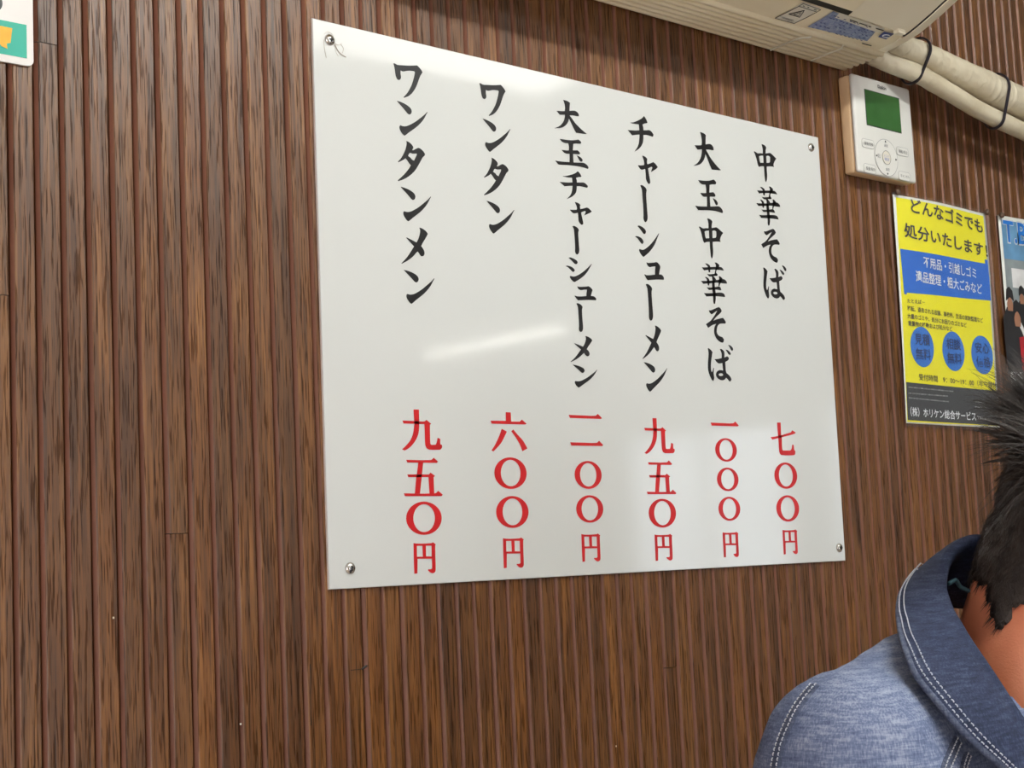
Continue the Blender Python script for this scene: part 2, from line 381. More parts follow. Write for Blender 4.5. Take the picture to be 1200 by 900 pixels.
bm = bmesh.new(); box(bm, .25, 1.98, -1.82, -1.61, ROOM['z1'] - .05, ROOM['z1'], .006); from_bm('housing', bm, M['lamp_body'], t)
bm = bmesh.new(); box(bm, .27, 1.96, -1.80, -1.63, ROOM['z1'] - .062, ROOM['z1'] - .05, .004); from_bm('diffuser', bm, M['panel'], t)

# ------------------------------------------------------------------ flat lettering from outlines
def fill_mesh(name, groups, ext=0.0):
    """groups: list of [outer, hole, ...] loops of (u, v); returns a mesh in the XZ plane, front facing -Y"""
    bmx = bmesh.new()
    for g in groups:
        cu = bpy.data.curves.new('t', 'CURVE'); cu.dimensions = '2D'; cu.fill_mode = 'BOTH' if ext == 0 else 'BOTH'; cu.extrude = ext
        for lp in g:
            sp = cu.splines.new('POLY'); sp.points.add(len(lp) - 1)
            for p, q in zip(sp.points, lp): p.co = (q[0], q[1], 0, 1)
            sp.use_cyclic_u = True
        ob = bpy.data.objects.new('t', cu); me = bpy.data.meshes.new_from_object(ob)
        bmx.from_mesh(me); bpy.data.meshes.remove(me); bpy.data.objects.remove(ob); bpy.data.curves.remove(cu)
    for v in bmx.verts: v.co = Vector((v.co.x, -v.co.z, v.co.y))
    me = bpy.data.meshes.new(name); bmx.to_mesh(me); bmx.free(); return me
def smooth_loop(L, n=3):
    """round the traced loop gently but keep sharp corners"""
    out = []; N = len(L)
    for i in range(N):
        p0, p1, p2, p3 = (Vector(L[(i + j) % N]) for j in (-1, 0, 1, 2))
        def ang(a, b, c):
            u, w = (b - a), (c - b)
            return u.angle(w, 0) if u.length > 1e-9 and w.length > 1e-9 else 0
        s1 = ang(p0, p1, p2) > .75; s2 = ang(p1, p2, p3) > .75
        m1 = (p2 - p1) if s1 else (p2 - p0) * .5; m2 = (p2 - p1) if s2 else (p3 - p1) * .5
        L12 = (p2 - p1).length
        for mm in (m1, m2):
            if mm.length > 1e-9: mm *= L12 / mm.length
        for k in range(n):
            t = k / n
            q = p1 * (2 * t**3 - 3 * t**2 + 1) + m1 * (t**3 - 2 * t**2 + t) + p2 * (-2 * t**3 + 3 * t**2) + m2 * (t**3 - t**2)
            out.append((q.x, q.y))
    return out
def ell(cx, cy, rx, ry, n=40): return [(cx + rx * math.cos(2 * PI * k / n), cy + ry * math.sin(2 * PI * k / n)) for k in range(n)]
G = {}   # brush and printed characters traced from the board: origin, loops in fifteenths of a pixel
G['wa'] = ((450, 70), [[[(160,65),(185,65),(235,92),(330,98),(440,105),(580,100),(620,140),(655,185),(675,225),(650,260),(625,310),(600,380),(570,460),(530,535),(480,600),(420,645),(345,672),(342,655),(390,605),(440,530),(480,450),(510,360),(530,280),(540,220),(525,205),(460,195),(400,197),(330,208),(290,190),(288,240),(297,310),(285,345),(258,360),(230,345),(210,305),(200,270),(190,200),(178,130)]]])
G['n'] = ((450, 110), [[[(222,122),(250,128),(310,150),(370,180),(420,212),(465,255),(484,300),(478,340),(460,360),(435,364),(410,345),(370,295),(320,235),(270,180)]], [[(755,318),(763,325),(735,375),(700,440),(650,505),(580,575),(500,635),(430,685),(375,728),(355,736),(330,715),(295,665),(270,610),(268,570),(285,552),(320,566),(360,571),(410,562),(470,535),(550,490),(630,430),(700,375)]]])
G['ta'] = ((450, 160), [[[(390,78),(430,95),(475,130),(505,170),(512,200),(493,240),(510,242),(560,215),(600,198),(640,215),(685,255),(718,305),(712,335),(680,365),(650,420),(600,510),(550,590),(490,655),(420,710),(340,755),(245,787),(240,770),(300,715),(370,645),(430,570),(470,508),(440,475),(405,420),(375,380),(340,410),(250,455),(242,440),(290,390),(340,305),(370,235),(390,165),(395,120)], [(455,285),(490,300),(530,302),(572,300),(570,330),(550,370),(525,425),(490,405),(460,370),(422,345),(435,310)]]])
G['me'] = ((450, 260), [[[(615,102),(650,108),(700,135),(745,175),(768,212),(750,250),(715,310),(680,370),(650,428),(680,465),(705,515),(710,560),(695,595),(670,608),(645,600),(615,560),(590,520),(565,545),(520,595),(465,645),(400,690),(310,738),(303,728),(350,680),(410,610),(470,520),(525,432),(490,395),(440,340),(385,280),(400,275),(450,300),(510,330),(570,362),(600,300),(622,230),(632,170),(628,130)]]])
G['dai'] = ((790, 150), [[[(450,72),(480,78),(525,98),(555,125),(552,180),(550,290),(590,282),(630,282),(665,305),(688,345),(692,392),(660,392),(610,382),(555,382),(590,440),(640,530),(700,610),(760,680),(822,742),(790,745),(720,738),(660,732),(640,690),(600,590),(570,510),(547,455),(540,500),(525,550),(490,605),(440,645),(335,668),(350,655),(400,620),(440,570),(470,500),(483,430),(485,375),(410,382),(385,350),(357,305),(390,303),(440,305),(480,300),(483,240),(475,160),(460,105)]]])
G['gyoku'] = ((790, 200), [[[(420,165),(480,172),(540,178),(600,178),(650,168),(690,155),(715,175),(735,205),(732,235),(715,242),(660,242),(622,250),(620,320),(618,385),(650,382),(685,378),(710,405),(725,435),(718,458),(680,460),(625,458),(628,540),(635,632),(700,630),(780,628),(820,655),(850,700),(855,735),(840,748),(790,728),(720,710),(640,700),(560,695),(480,697),(420,695),(395,660),(370,625),(375,615),(420,625),(500,630),(575,632),(575,550),(572,460),(520,460),(485,435),(455,390),(490,392),(540,395),(560,390),(560,320),(548,248),(490,242),(450,215)]], [[(675,482),(710,500),(745,530),(765,570),(760,600),(742,612),(722,590),(700,540)]]])
G['chi'] = ((720, 130), [[[(510,92),(525,98),(560,155),(577,205),(565,218),(530,222),(490,240),(505,290),(507,340),(560,340),(610,338),(650,365),(685,415),(680,445),(665,455),(620,440),(560,425),(507,425),(507,480),(500,550),(475,610),(430,665),(350,720),(360,700),(400,640),(425,570),(435,490),(437,418),(390,420),(310,432),(270,385),(230,335),(300,340),(370,345),(435,340),(430,285),(425,238),(360,232),(275,212),(285,205),(330,200),(390,178),(450,150),(490,120)]]])
G['ya'] = ((720, 180), [[[(485,38),(500,38),(545,60),(575,95),(570,140),(575,188),(620,175),(680,150),(710,170),(745,215),(760,240),(730,270),(640,328),(650,290),(662,250),(655,232),(630,240),(590,262),(600,330),(615,410),(628,490),(625,520),(605,538),(585,520),(555,460),(548,380),(538,270),(480,285),(450,270),(412,215),(415,203),(460,207),(515,203),(522,180),(512,120),(495,70)]]])
G['bar'] = ((720, 330), [[[(548,50),(570,40),(600,50),(640,85),(660,125),(652,180),(655,280),(665,420),(676,560),(676,620),(665,665),(642,690),(620,675),(605,630),(605,560),(600,440),(590,300),(582,180),(575,120),(560,80)]]])
G['shi'] = ((720, 230), [[[(402,525),(430,512),(480,535),(530,575),(552,615),(545,650),(525,668),(500,650),(465,600),(430,555)]], [[(360,712),(380,698),(430,710),(480,745),(508,795),(503,825),(483,842),(460,820),(425,770),(395,735)]], [[(775,652),(783,655),(755,730),(715,830),(675,900),(625,965),(570,1020),(510,1068),(490,1055),(450,1000),(432,955),(435,930),(450,930),(490,942),(530,930),(590,885),(650,825),(710,750)]]])
G['yu'] = ((720, 275), [[[(560,485),(590,497),(650,495),(700,490),(735,480),(760,495),(790,530),(805,570),(795,620),(782,700),(820,702),(850,725),(868,760),(865,795),(820,792),(740,790),(650,795),(580,802),(555,765),(520,700),(535,698),(560,712),(630,712),(710,702),(710,640),(718,560),(670,562),(625,572),(595,560),(570,525)]]])
G['chuu'] = ((860, 160), [[[(482,135),(510,140),(550,165),(568,195),(558,240),(556,298),(600,292),(635,290),(680,325),(720,365),(745,388),(720,425),(702,465),(695,500),(705,540),(680,530),(620,525),(575,528),(578,600),(584,680),(580,750),(565,805),(550,780),(538,700),(530,600),(525,525),(470,525),(440,538),(420,505),(405,440),(385,360),(365,305),(345,265),(365,262),(415,295),(460,293),(505,298),(505,230),(495,180)], [(440,348),(480,338),(512,340),(518,462),(462,462),(450,420)], [(568,345),(600,340),(632,360),(632,440),(620,462),(572,465)]]])
G['ka'] = ((860, 210), [[[(405,195),(450,200),(600,200),(700,205),(735,225),(760,270),(720,262),(620,245),(520,245),(440,252)]], [[(455,133),(490,140),(530,170),(540,200),(540,280),(530,288),(512,275),(505,200),(480,165)]], [[(612,128),(640,132),(685,170),(680,210),(640,260),(635,300),(660,330),(650,350),(600,345),(615,290),(630,180)]], [[(487,308),(520,318),(600,315),(640,310),(660,335),(650,352),(600,352),(550,358),(515,345)]], [[(452,362),(480,360),(520,395),(530,430),(525,500),(512,508),(500,490),(490,420),(475,385)]], [[(390,420),(460,425),(600,425),(740,408),(780,425),(805,455),(810,490),(750,482),(650,465),(540,470),(430,472)]], [[(675,358),(700,362),(738,400),(730,430),(700,490),(690,525),(672,520),(680,440),(685,390)]], [[(565,350),(600,360),(640,420),(615,450),(618,540),(630,640),(632,740),(622,810),(608,818),(595,790),(588,700),(578,600),(570,480),(575,420)]], [[(482,532),(540,540),(620,535),(680,525),(705,545),(722,590),(700,592),(630,578),(520,578)]], [[(440,625),(500,632),(600,632),(700,630),(750,645),(775,675),(780,710),(720,700),(620,688),(480,685)]]])
G['so'] = ((860, 260), [[[(525,165),(560,168),(620,145),(680,122),(705,135),(732,180),(728,205),(690,245),(640,290),(595,345),(650,325),(755,305),(785,345),(802,380),(795,405),(720,400),(690,412),(665,450),(655,510),(665,565),(700,605),(750,630),(775,670),(765,712),(745,718),(705,700),(655,650),(622,580),(612,510),(622,440),(645,400),(590,415),(515,460),(478,400),(490,385),(550,345),(610,270),(660,182),(630,200),(580,235),(560,232),(535,200)]]])
G['ba'] = ((860, 300), [[[(512,205),(530,203),(565,235),(590,270),(582,320),(572,400),(565,480),(568,560),(580,605),(592,580),(605,530),(615,540),(610,620),(620,700),(612,740),(598,748),(578,725),(545,650),(520,560),(516,460),(525,340),(525,270)]], [[(708,230),(730,225),(770,260),(782,300),(780,370),(825,352),(850,375),(852,400),(835,425),(795,445),(800,520),(812,620),(850,660),(885,705),(898,745),(880,775),(862,770),(840,740),(810,708),(790,735),(750,748),(700,730),(660,690),(648,640),(665,595),(705,572),(760,585),(755,530),(748,462),(710,465),(680,460),(650,430),(622,390),(680,388),(735,378),(738,320),(725,270)], [(688,650),(705,632),(740,632),(765,655),(745,675),(712,675)]], [[(840,165),(870,172),(910,210),(922,245),(910,268),(890,258),(865,210)]], [[(798,240),(830,250),(870,285),(885,315),(875,335),(850,325),(825,285)]]])
G['kyuu'] = ((455, 470), [[[(440,148),(537,150),(540,350),(540,440),(530,560),(495,660),(430,760),(350,835),(285,870),(235,845),(260,830),(330,760),(390,680),(430,580),(448,480),(455,400),(450,300)]], [[(245,342),(450,350),(560,358),(630,358),(668,330),(752,400),(728,418),(730,550),(738,750),(755,770),(830,768),(848,730),(865,645),(912,665),(912,760),(942,770),(942,820),(910,855),(720,855),(670,830),(648,770),(640,600),(632,405),(560,405),(450,400),(265,395)]]])
G['go'] = ((455, 530), [[[(312,132),(745,135),(795,95),(872,165),(850,187),(332,180)]], [[(525,178),(612,178),(590,390),(585,440),(555,725),(465,725),(490,440),(500,390)]], [[(330,390),(710,390),(740,358),(820,415),(795,440),(805,725),(722,725),(705,437),(350,437)]], [[(268,722),(820,722),(875,678),(955,745),(935,772),(290,772)]]])
G['zero'] = ((455, 580), [[ell(624, 410, 313, 292), ell(627, 408, 190, 245)]])
G['en'] = ((455, 620), [[[(440,245),(500,255),(620,255),(760,245),(780,230),(833,268),(822,290),(825,500),(830,720),(815,760),(780,778),(740,765),(692,720),(700,708),(750,705),(768,690),(765,520),(512,523),(508,780),(455,788),(445,500)], [(500,295),(598,295),(605,485),(502,487)], [(658,293),(757,293),(760,483),(662,480)]]])
G['roku'] = ((560, 475), [[[(220,270),(490,272),(487,120),(575,125),(582,285),(730,288),(770,250),(852,322),(835,338),(240,322)]], [[(415,412),(507,462),(480,520),(420,640),(350,730),(270,812),(235,790),(290,710),(350,590),(390,490)]], [[(620,425),(700,520),(790,620),(868,758),(780,808),(740,700),(660,560),(583,455)]]])
G['ichi'] = ((650, 470), [[[(242,242),(480,252),(710,258),(755,225),(828,298),(812,315),(265,297)]]])
G['shichi'] = ((880, 480), [[[(455,228),(520,228),(530,440),(540,490),(548,700),(565,720),(690,720),(712,690),(722,615),(748,620),(760,715),(778,725),(775,785),(750,802),(540,800),(505,770),(492,700),(480,520),(468,400)]], [[(340,485),(470,465),(700,400),(722,362),(788,405),(760,428),(530,488),(375,528)]]])
def px_box(key):
    o, gs = G[key]; xs = [o[0] + p[0] / 15 for g in gs for l in g for p in l]; ys = [o[1] + p[1] / 15 for g in gs for l in g for p in l]
    return min(xs), min(ys), max(xs), max(ys)
def uvbox(b):
    x0, y0, x1, y1 = b; xm, ym = (x0 + x1) / 2, (y0 + y1) / 2
    return W(x0, ym).x, W(x1, ym).x, W(xm, y1).z, W(xm, y0).z
PLACE = [  # character, its place on the board (None: where it was traced)
 ('wa', None), ('n', None), ('ta', None), ('n', (469.3,218.1,505,259)), ('me', None), ('n', (472.9,314.8,509,355.3)),
 ('wa', (561.6,97.4,592.4,136)), ('n', (565.6,139,598,178)), ('ta', (566.8,184.8,595.8,229)), ('n', (570,234.5,602.6,273.4)),
 ('dai', (650,117.5,688.3,156.2)), ('gyoku', (651,163,690,197)), ('chi', (655.5,200.7,688.8,233.8)), ('ya', (667.7,237,693.3,263.7)), ('bar', (670.2,264.8,678.9,298.3)), ('shi', (662.6,301.7,693.2,330.8)), ('yu', (673,335.3,698.7,352.2)), ('bar', (674.8,355.3,683.3,389.2)), ('me', (668.3,394,694,424)), ('n', (670.8,425.8,700,453.5)),
 ('chi', None), ('ya', None), ('bar', (750.1,217,758.7,260.4)), ('shi', None), ('yu', None), ('bar', None), ('me', (752.2,381.9,775,420)), ('n', (754.4,422.3,782,458)),
 ('dai', None), ('gyoku', None), ('chuu', (818.5,255.8,847.3,303.3)), ('ka', (821,307.7,851.8,356.5)), ('so', (827,360,850.4,402)), ('ba', (829,404.7,859,447.8)),
 ('chuu', None), ('ka', None), ('so', None), ('ba', None),
 ('kyuu', None), ('go', None), ('zero', None), ('en', None),
 ('roku', None), ('zero', (579.1,536,617,573)), ('zero', (581.2,581.3,619.2,618.7)), ('en', (589.3,629.7,613.7,666)),
 ('ichi', None), ('ichi', (667.9,516.7,706.7,523.1)), ('zero', (673.2,540.2,704.8,572.9)), ('zero', (675,580.4,706.8,612.5)), ('en', (681.3,625,703.5,658.6)),
 ('kyuu', (754.5,490,790,532)), ('go', (757.3,539.5,792,579.2)), ('zero', (760,584.5,792,618.3)), ('en', (767.2,625.5,788,657.5)),
 ('ichi', (832.5,494,865.5,499.8)), ('zero', (838,513.5,863.3,541)), ('zero', (840,548,865.2,575.6)), ('zero', (841.8,582.2,867.3,610.3)), ('en', (847,623,865.5,653.4)),
 ('shichi', None), ('zero', (907.3,542,934,572.8)), ('zero', (909.6,580.4,936.3,611.3)), ('en', (917.2,620.2,934.5,650))]
RED = {'kyuu', 'go', 'zero', 'en', 'roku', 'ichi', 'shichi'}

board = empty('menu_board', (.36, 0, 1.47), label='large glossy white menu board with black dish names and red prices', cat='menu board')
corners = [W(366, 21), W(959, 161), W(991, 657), W(386, 691)]
bm = bmesh.new()
fr = [bm.verts.new((p.x, 0, p.z)) for p in corners]; bk = [bm.verts.new((p.x, .0028, p.z)) for p in corners]
bm.faces.new(fr[::-1])
bm.faces.new(bk)
for i in range(4):
    fa = bm.faces.new((fr[i], fr[(i + 1) % 4], bk[(i + 1) % 4], bk[i])); fa.material_index = 1
bmesh.ops.recalc_face_normals(bm, faces=bm.faces)
es = [e for e in bm.edges if all(v.co.y == 0 for v in e.verts)]
bmesh.ops.bevel(bm, geom=es, offset=.0007, segments=2, profile=.5, affect='EDGES')
pn = from_bm('panel', bm, None, board); pn.data.materials.append(M['board']); pn.data.materials.append(M['board_edge'])
for key, b in PLACE:
    o, gs = G[key]; sb = uvbox(px_box(key)); db = uvbox(b) if b else sb
    out = []
    for g in gs:
        ng = []
        for lp in g:
            q = []
            for p in (smooth_loop(lp) if key != 'zero' else lp):
                w = W(o[0] + p[0] / 15, o[1] + p[1] / 15)
                u = (w.x - sb[0]) / (sb[1] - sb[0]); v_ = (w.z - sb[2]) / (sb[3] - sb[2])
                q.append((db[0] + u * (db[1] - db[0]), db[2] + v_ * (db[3] - db[2])))
            ng.append(q)
        out.append(ng)
    me = fill_mesh('character', out)
    for vv in me.vertices: vv.co.y = -.00025
    ob = link_mesh('price_character' if key in RED else 'menu_character', me, M['red'] if key in RED else M['black'], board)
# four domed cross-head screws
for (x, y) in ((386, 47), (950, 173), (983, 642), (410, 666)):
    c = W(x, y); bm = bmesh.new(); R_ = .0052; rings = []
    for i in range(7):
        a = i / 6 * PI / 2; r = R_ * math.cos(a); dy = -.0030 * math.sin(a) - .0004
        ring = []
        if i == 6: ring = [bm.verts.new((c.x, dy, c.z))]
        else: ring = [bm.verts.new((c.x + r * math.cos(2 * PI * k / 24), dy, c.z + r * math.sin(2 * PI * k / 24))) for k in range(24)]
        rings.append(ring)
    for i in range(5):
        for k in range(24): bm.faces.new((rings[i][k], rings[i][(k + 1) % 24], rings[i + 1][(k + 1) % 24], rings[i + 1][k]))
    for k in range(24): bm.faces.new((rings[5][k], rings[5][(k + 1) % 24], rings[6][0]))
    base = [bm.verts.new((v.co.x, -.0001, v.co.z)) for v in rings[0]]
    for k in range(24): bm.faces.new((base[k], base[(k + 1) % 24], rings[0][(k + 1) % 24], rings[0][k]))
    sc = from_bm('screw', bm, M['steel'], board, smooth=True)
    bm = bmesh.new(); box(bm, c.x - .0020, c.x + .0020, -.0040, -.0028, c.z - .0005, c.z + .0005); box(bm, c.x - .0005, c.x + .0005, -.0040, -.0028, c.z - .0020, c.z + .0020)
    from_bm('cross_recess', bm, M['dark'], sc)
# torn wisps of protective film left round the top left screw
bm = bmesh.new()
for L, w in (([(379,47),(380,58),(382,68)], .00018), ([(391,50),(396,53),(400,51)], .0003), ([(392,52),(396,60),(400,64),(405,67)], .00045), ([(391,53),(393,60),(396,66)], .0002), ([(380,40),(384,37),(391,42)], .0002), ([(399,52),(402,57),(401,62)], .00025)):
    tube(bm, catmull([Vector((W(*p).x, -.0006, W(*p).z)) for p in L], 4), w, 5)
from_bm('film_scrap', bm, vary(mat('film_scrap', (.6, .54, .48), .5), (.54, .48, .42), (.66, .6, .54), 200), board)

# ------------------------------------------------------------------ printed text in the built-in font
def text_mesh(s, bold=0.0):
    cu = bpy.data.curves.new('t', 'FONT'); cu.body = s; cu.size = 1.0; cu.offset = bold; cu.resolution_u = 3
    ob = bpy.data.objects.new('t', cu); me = bpy.data.meshes.new_from_object(ob)
    bpy.data.objects.remove(ob); bpy.data.curves.remove(cu); return me
def fit_text(s, u0, u1, h, zc, bold=0.0, zr=None):
    """text in the XZ plane, spread from u0 to u1, h tall, centred on zc; zr lets the right end drop"""
    me = text_mesh(s, bold); xs = [v.co.x for v in me.vertices]; ys = [v.co.y for v in me.vertices]
    a, b, c, d = min(xs), max(xs), min(ys), max(ys)
    for v in me.vertices:
        t = (v.co.x - a) / (b - a); u = u0 + t * (u1 - u0)
        z = zc + ((zr - zc) * t if zr is not None else 0) + ((v.co.y - c) / (d - c) - .5) * h
        v.co = Vector((u, 0, z))
    return me
def joined(name, mes, mt, parent, yfun):
    bm = bmesh.new()
    for me in mes: bm.from_mesh(me)
    for v in bm.verts: v.co.y = yfun(v.co.x, v.co.z)
    bmesh.ops.recalc_face_normals(bm, faces=bm.faces)
    return from_bm(name, bm, mt, parent)
def grid(name, quad, nu, nv, mt, parent, yfun, back=None, bm=None):
    """quad: TL,TR,BR,BL in (x,z)"""
    own = bm is None
    if own: bm = bmesh.new()
    TL, TR, BR, BL = [Vector(q) for q in quad]; rows = []
    for j in range(nv + 1):
        l = TL.lerp(BL, j / nv); r = TR.lerp(BR, j / nv)
        rows.append([bm.verts.new((p.x, yfun(p.x, p.y), p.y)) for p in (l.lerp(r, i / nu) for i in range(nu + 1))])
    for j in range(nv):
        for i in range(nu): bm.faces.new((rows[j][i], rows[j + 1][i], rows[j + 1][i + 1], rows[j][i + 1]))
    if own:
        o = from_bm(name, bm, mt, parent, smooth=True)
        if back: s = o.modifiers.new('t', 'SOLIDIFY'); s.thickness = back; s.offset = -1
        return o
P2 = lambda x, y: (W(x, y).x, W(x, y).z)

# yellow removal-service poster, laminated, its top right corner curling off the wall
pq = [P2(1045, 228), P2(1153.5, 251), P2(1169.5, 502), P2(1060.5, 496)]
px0 = pq[0][0]; px1 = pq[1][0]; pz1 = pq[0][1]; pz0 = pq[2][1]
def bulge(x, z):
    u = (x - px0) / (px1 - px0); v = (pz1 - z) / (pz1 - pz0)
    w = .0035 * math.sin(PI * min(max(u, 0), 1)) * (1.2 - v) + .0012 * math.sin(5 * u + 3 * v)
    w += .010 * max(0, u - .72) ** 1.2 * max(0, 1 - 2.2 * abs(v - .30))
    return -(.0015 + max(w, -.0008))
poster = empty('wall_poster', (.965, 0, 1.52), label='yellow and blue laminated waste removal poster pinned below the wall remote', cat='poster')
def pf(d): return lambda x, z: bulge(x, z) - d
grid('sheet', pq, 24, 32, M['paper'], poster, pf(0), back=.0002)
def inset(px, d=.0004, n=(24, 30), name='print_area', mt=None): return grid(name, [P2(*p) for p in px], n[0], n[1], mt, poster, pf(d))
inset([(1048, 231.5), (1151, 253.5), (1167.5, 492.5 + 7), (1061.5, 489 + 5.5)], .0003, (24, 32), 'yellow_field', M['yellow'])
inset([(1052.3, 292), (1155.3, 310), (1158.6, 352.8), (1056.7, 343.2)], .0005, (24, 8), 'blue_banner', M['blue'])
inset([(1151.5, 304.5), (1154.8, 305), (1155.3, 311), (1152, 311)], .0005, (3, 3), 'banner_tab', M['blue'])
inset([(1056.7, 342), (1060, 342), (1059.8, 345.5), (1057.1, 345.2)], .0005, (3, 3), 'banner_tab', M['blue'])
inset([(1059.6, 448), (1166.4, 458.5), (1168.4, 499.0), (1061.8, 492.5)], .0005, (24, 8), 'black_band', M['band'])
def row(s, l, r, h, mt, name, bold=0.0, d=.0012):
    a, b = P2(*l), P2(*r)
    joined(name, [fit_text(s, a[0], b[0], h, a[1], bold, b[1])], mt, poster, pf(d))
row('どんなゴミでも', (1063, 241), (1149, 266), .0190, M['ink'], 'headline', .018)
row('処分いたします！', (1056, 270), (1154.5, 295), .0190, M['ink'], 'headline', .018)
row('不用品・引越しゴミ', (1077.5, 307.5), (1141, 321), .0145, M['wtext'], 'banner_text', .008)
row('遺品整理・粗大ごみなど', (1069, 324), (1148, 339.5), .0145, M['wtext'], 'banner_text', .008)
row('たとえば─', (1060, 353), (1080, 355), .0052, M['ink'], 'small_text', .012)
row('移転、退去される店舗、事務所、生活の家財整理など', (1060, 361.5), (1149, 376), .0066, M['ink'], 'small_text', .012)
row('大量のゴミや、処分にお困りのゴミなど', (1060, 370.5), (1130, 381.5), .0066, M['ink'], 'small_text', .012)
row('重量物の移動および処分など', (1061, 379), (1113, 386), .0066, M['ink'], 'small_text', .012)
row('受付時間　9：00～19：00（年中無休）', (1074, 442), (1167, 452), .0085, M['ink'], 'hours_text', .004)
row('（株）ホリケン総合サービス', (1064.5, 482.5), (1141, 488.5), .0118, M['wtext'], 'company_text', .012)
row('TEL', (1142.5, 490), (1150, 490.6), .0045, M['wtext'], 'small_text')
for (cx, cy), a_, b_ in (((1078, 407), '見積', '無料'), ((1115, 412), '相談', '無料'), ((1148.6, 416.3), '安心', '価格')):
    c = P2(cx, cy); R_ = .0255; bm = bmesh.new(); n = 40
    rings = [[bm.verts.new((c[0] + R_ * q * math.cos(2 * PI * k / n), 0, c[1] + R_ * q * math.sin(2 * PI * k / n))) for k in range(n)] for q in (1, .66, .33)]
    ce = bm.verts.new((c[0], 0, c[1]))
    for i in (0, 1):
        for k in range(n): bm.faces.new((rings[i][k], rings[i][(k + 1) % n], rings[i + 1][(k + 1) % n], rings[i + 1][k]))
    for k in range(n): bm.faces.new((rings[2][k], rings[2][(k + 1) % n], ce))
    for v in bm.verts: v.co.y = bulge(v.co.x, v.co.z) - .0008
    cr = from_bm('blue_circle', bm, M['blue2'], poster)
    joined('circle_text', [fit_text(a_, c[0] - .0165, c[0] + .0165, .0145, c[1] + .0092, .01), fit_text(b_, c[0] - .0165, c[0] + .0165, .0145, c[1] - .0092, .01)], M['circ_ink'], poster, pf(.0017))
bm = bmesh.new(); rr_ = random.Random(5)
def dashes(x0, x1, y0, y1, step=1.5, h=.0016):
    x = x0
    while x < x1:
        w = rr_.uniform(.5, 1.2); t = (x - x0) / (x1 - x0); a = P2(x, y0 + (y1 - y0) * t); b = P2(min(x + w, x1), y0 + (y1 - y0) * t)
        grid(None, [(a[0], a[1] + h / 2), (b[0], a[1] + h / 2), (b[0], a[1] - h / 2), (a[0], a[1] - h / 2)], 1, 1, None, None, pf(.0012), bm=bm)
        x += step * rr_.uniform(.7, 1.1)
for a in ((1062, 1115, 454, 459), (1062, 1109, 461, 464.5), (1062.5, 1110, 466.5, 471), (1140, 1150, 471, 472), (1140, 1152, 477, 478.5), (1151, 1162, 490.8, 492)): dashes(*a)
tag(from_bm('fine_print', bm, M['grey_ink'], poster), kind='stuff')
grid('laminate', [P2(1042.5, 225.5), P2(1156, 249), P2(1172.5, 506), P2(1058.5, 499.5)], 24, 30, M['laminate'], poster, pf(.0024))
def pin(x, y, parent, r=.0042):
    c = W(x, y); bm = bmesh.new()
    rg = [(r, -.0045), (r, -.0062), (r * .75, -.0082), (.0003, -.0088)]; n = 18
    rings = [[bm.verts.new((c.x + q * math.cos(2 * PI * k / n), yy, c.z + q * math.sin(2 * PI * k / n))) for k in range(n)] for q, yy in [(.0008, .003), (.0008, -.0045)] + rg]
    for i in range(len(rings) - 1):
        for k in range(n): bm.faces.new((rings[i][k], rings[i][(k + 1) % n], rings[i + 1][(k + 1) % n], rings[i + 1][k]))
    from_bm('pin', bm, M['pin'], parent, smooth=True)
pin(1047.5, 226, poster); pin(1152.5, 249.5, poster)

# second poster, cut by the frame: blue header lettering over group photographs
q0 = P2(1168.3, 252); q1 = P2(1187.6, 425)
X2, Z2, Z2b = q0[0], q0[1], q0[1] - .297
poster2 = empty('wall_poster', (X2 + .1, 0, 1.52), label='photo poster with blue block letters, cut off to the right of the yellow poster', cat='poster')
def flat2(x, z): u = x - X2; return -(.0012 + .003 * math.sin(PI * min(max(u / .21, 0), 1)))
def f2(d): return lambda x, z: flat2(x, z) - d
S2 = lambda u, v: (X2 + u * .21, Z2 - v * .297)      # u, v run 0..1 over the sheet
def rect2(name, u0, v0, u1, v1, mt, d): return grid(name, [S2(u0, v0), S2(u1, v0), S2(u1, v1), S2(u0, v1)], 10, 6, mt, poster2, f2(d))
grid('sheet', [S2(0, 0), S2(1, 0), S2(1, 1), S2(0, 1)], 20, 20, M['paper'], poster2, f2(0), back=.0002)
cm = lambda n, c, r=.35, sc=40: vary(mat(n, c, r), tuple(q * .85 for q in c), tuple(min(q * 1.15, .9) for q in c), sc)
C_ = dict(sky=cm('photo_sky', (.13, .30, .50)), room=cm('photo_room', (.26, .30, .31)), blk=cm('photo_black', (.02, .02, .022)), wht=cm('photo_white', (.7, .7, .7)), red=cm('photo_red', (.42, .02, .03)), skn=cm('photo_skin', (.36, .17, .10)), shirt=cm('photo_blue', (.06, .28, .6)), let=cm('photo_letter', (.015, .18, .62)), grey=cm('photo_grey', (.28, .29, .30)))
rect2('photo_background', .03, .02, .97, .98, C_['room'], .0003)
rect2('photo_sky', .03, .02, .97, .20, C_['sky'], .0005)
def shape2(name, pts, mt, d):
    me = fill_mesh(name, [[smooth_loop([S2(*p) for p in pts])]])
    joined(name, [me], mt, poster2, f2(d))
a = S2(.035, .065); b = S2(.31, .065)
joined('block_letters', [fit_text('T.B', a[0], b[0], .034, a[1] - .002, .05)], C_['wht'], poster2, f2(.0008))
joined('block_letters', [fit_text('T.B', a[0] + .0015, b[0] - .0015, .030, a[1] - .002, .02)], C_['let'], poster2, f2(.0012))
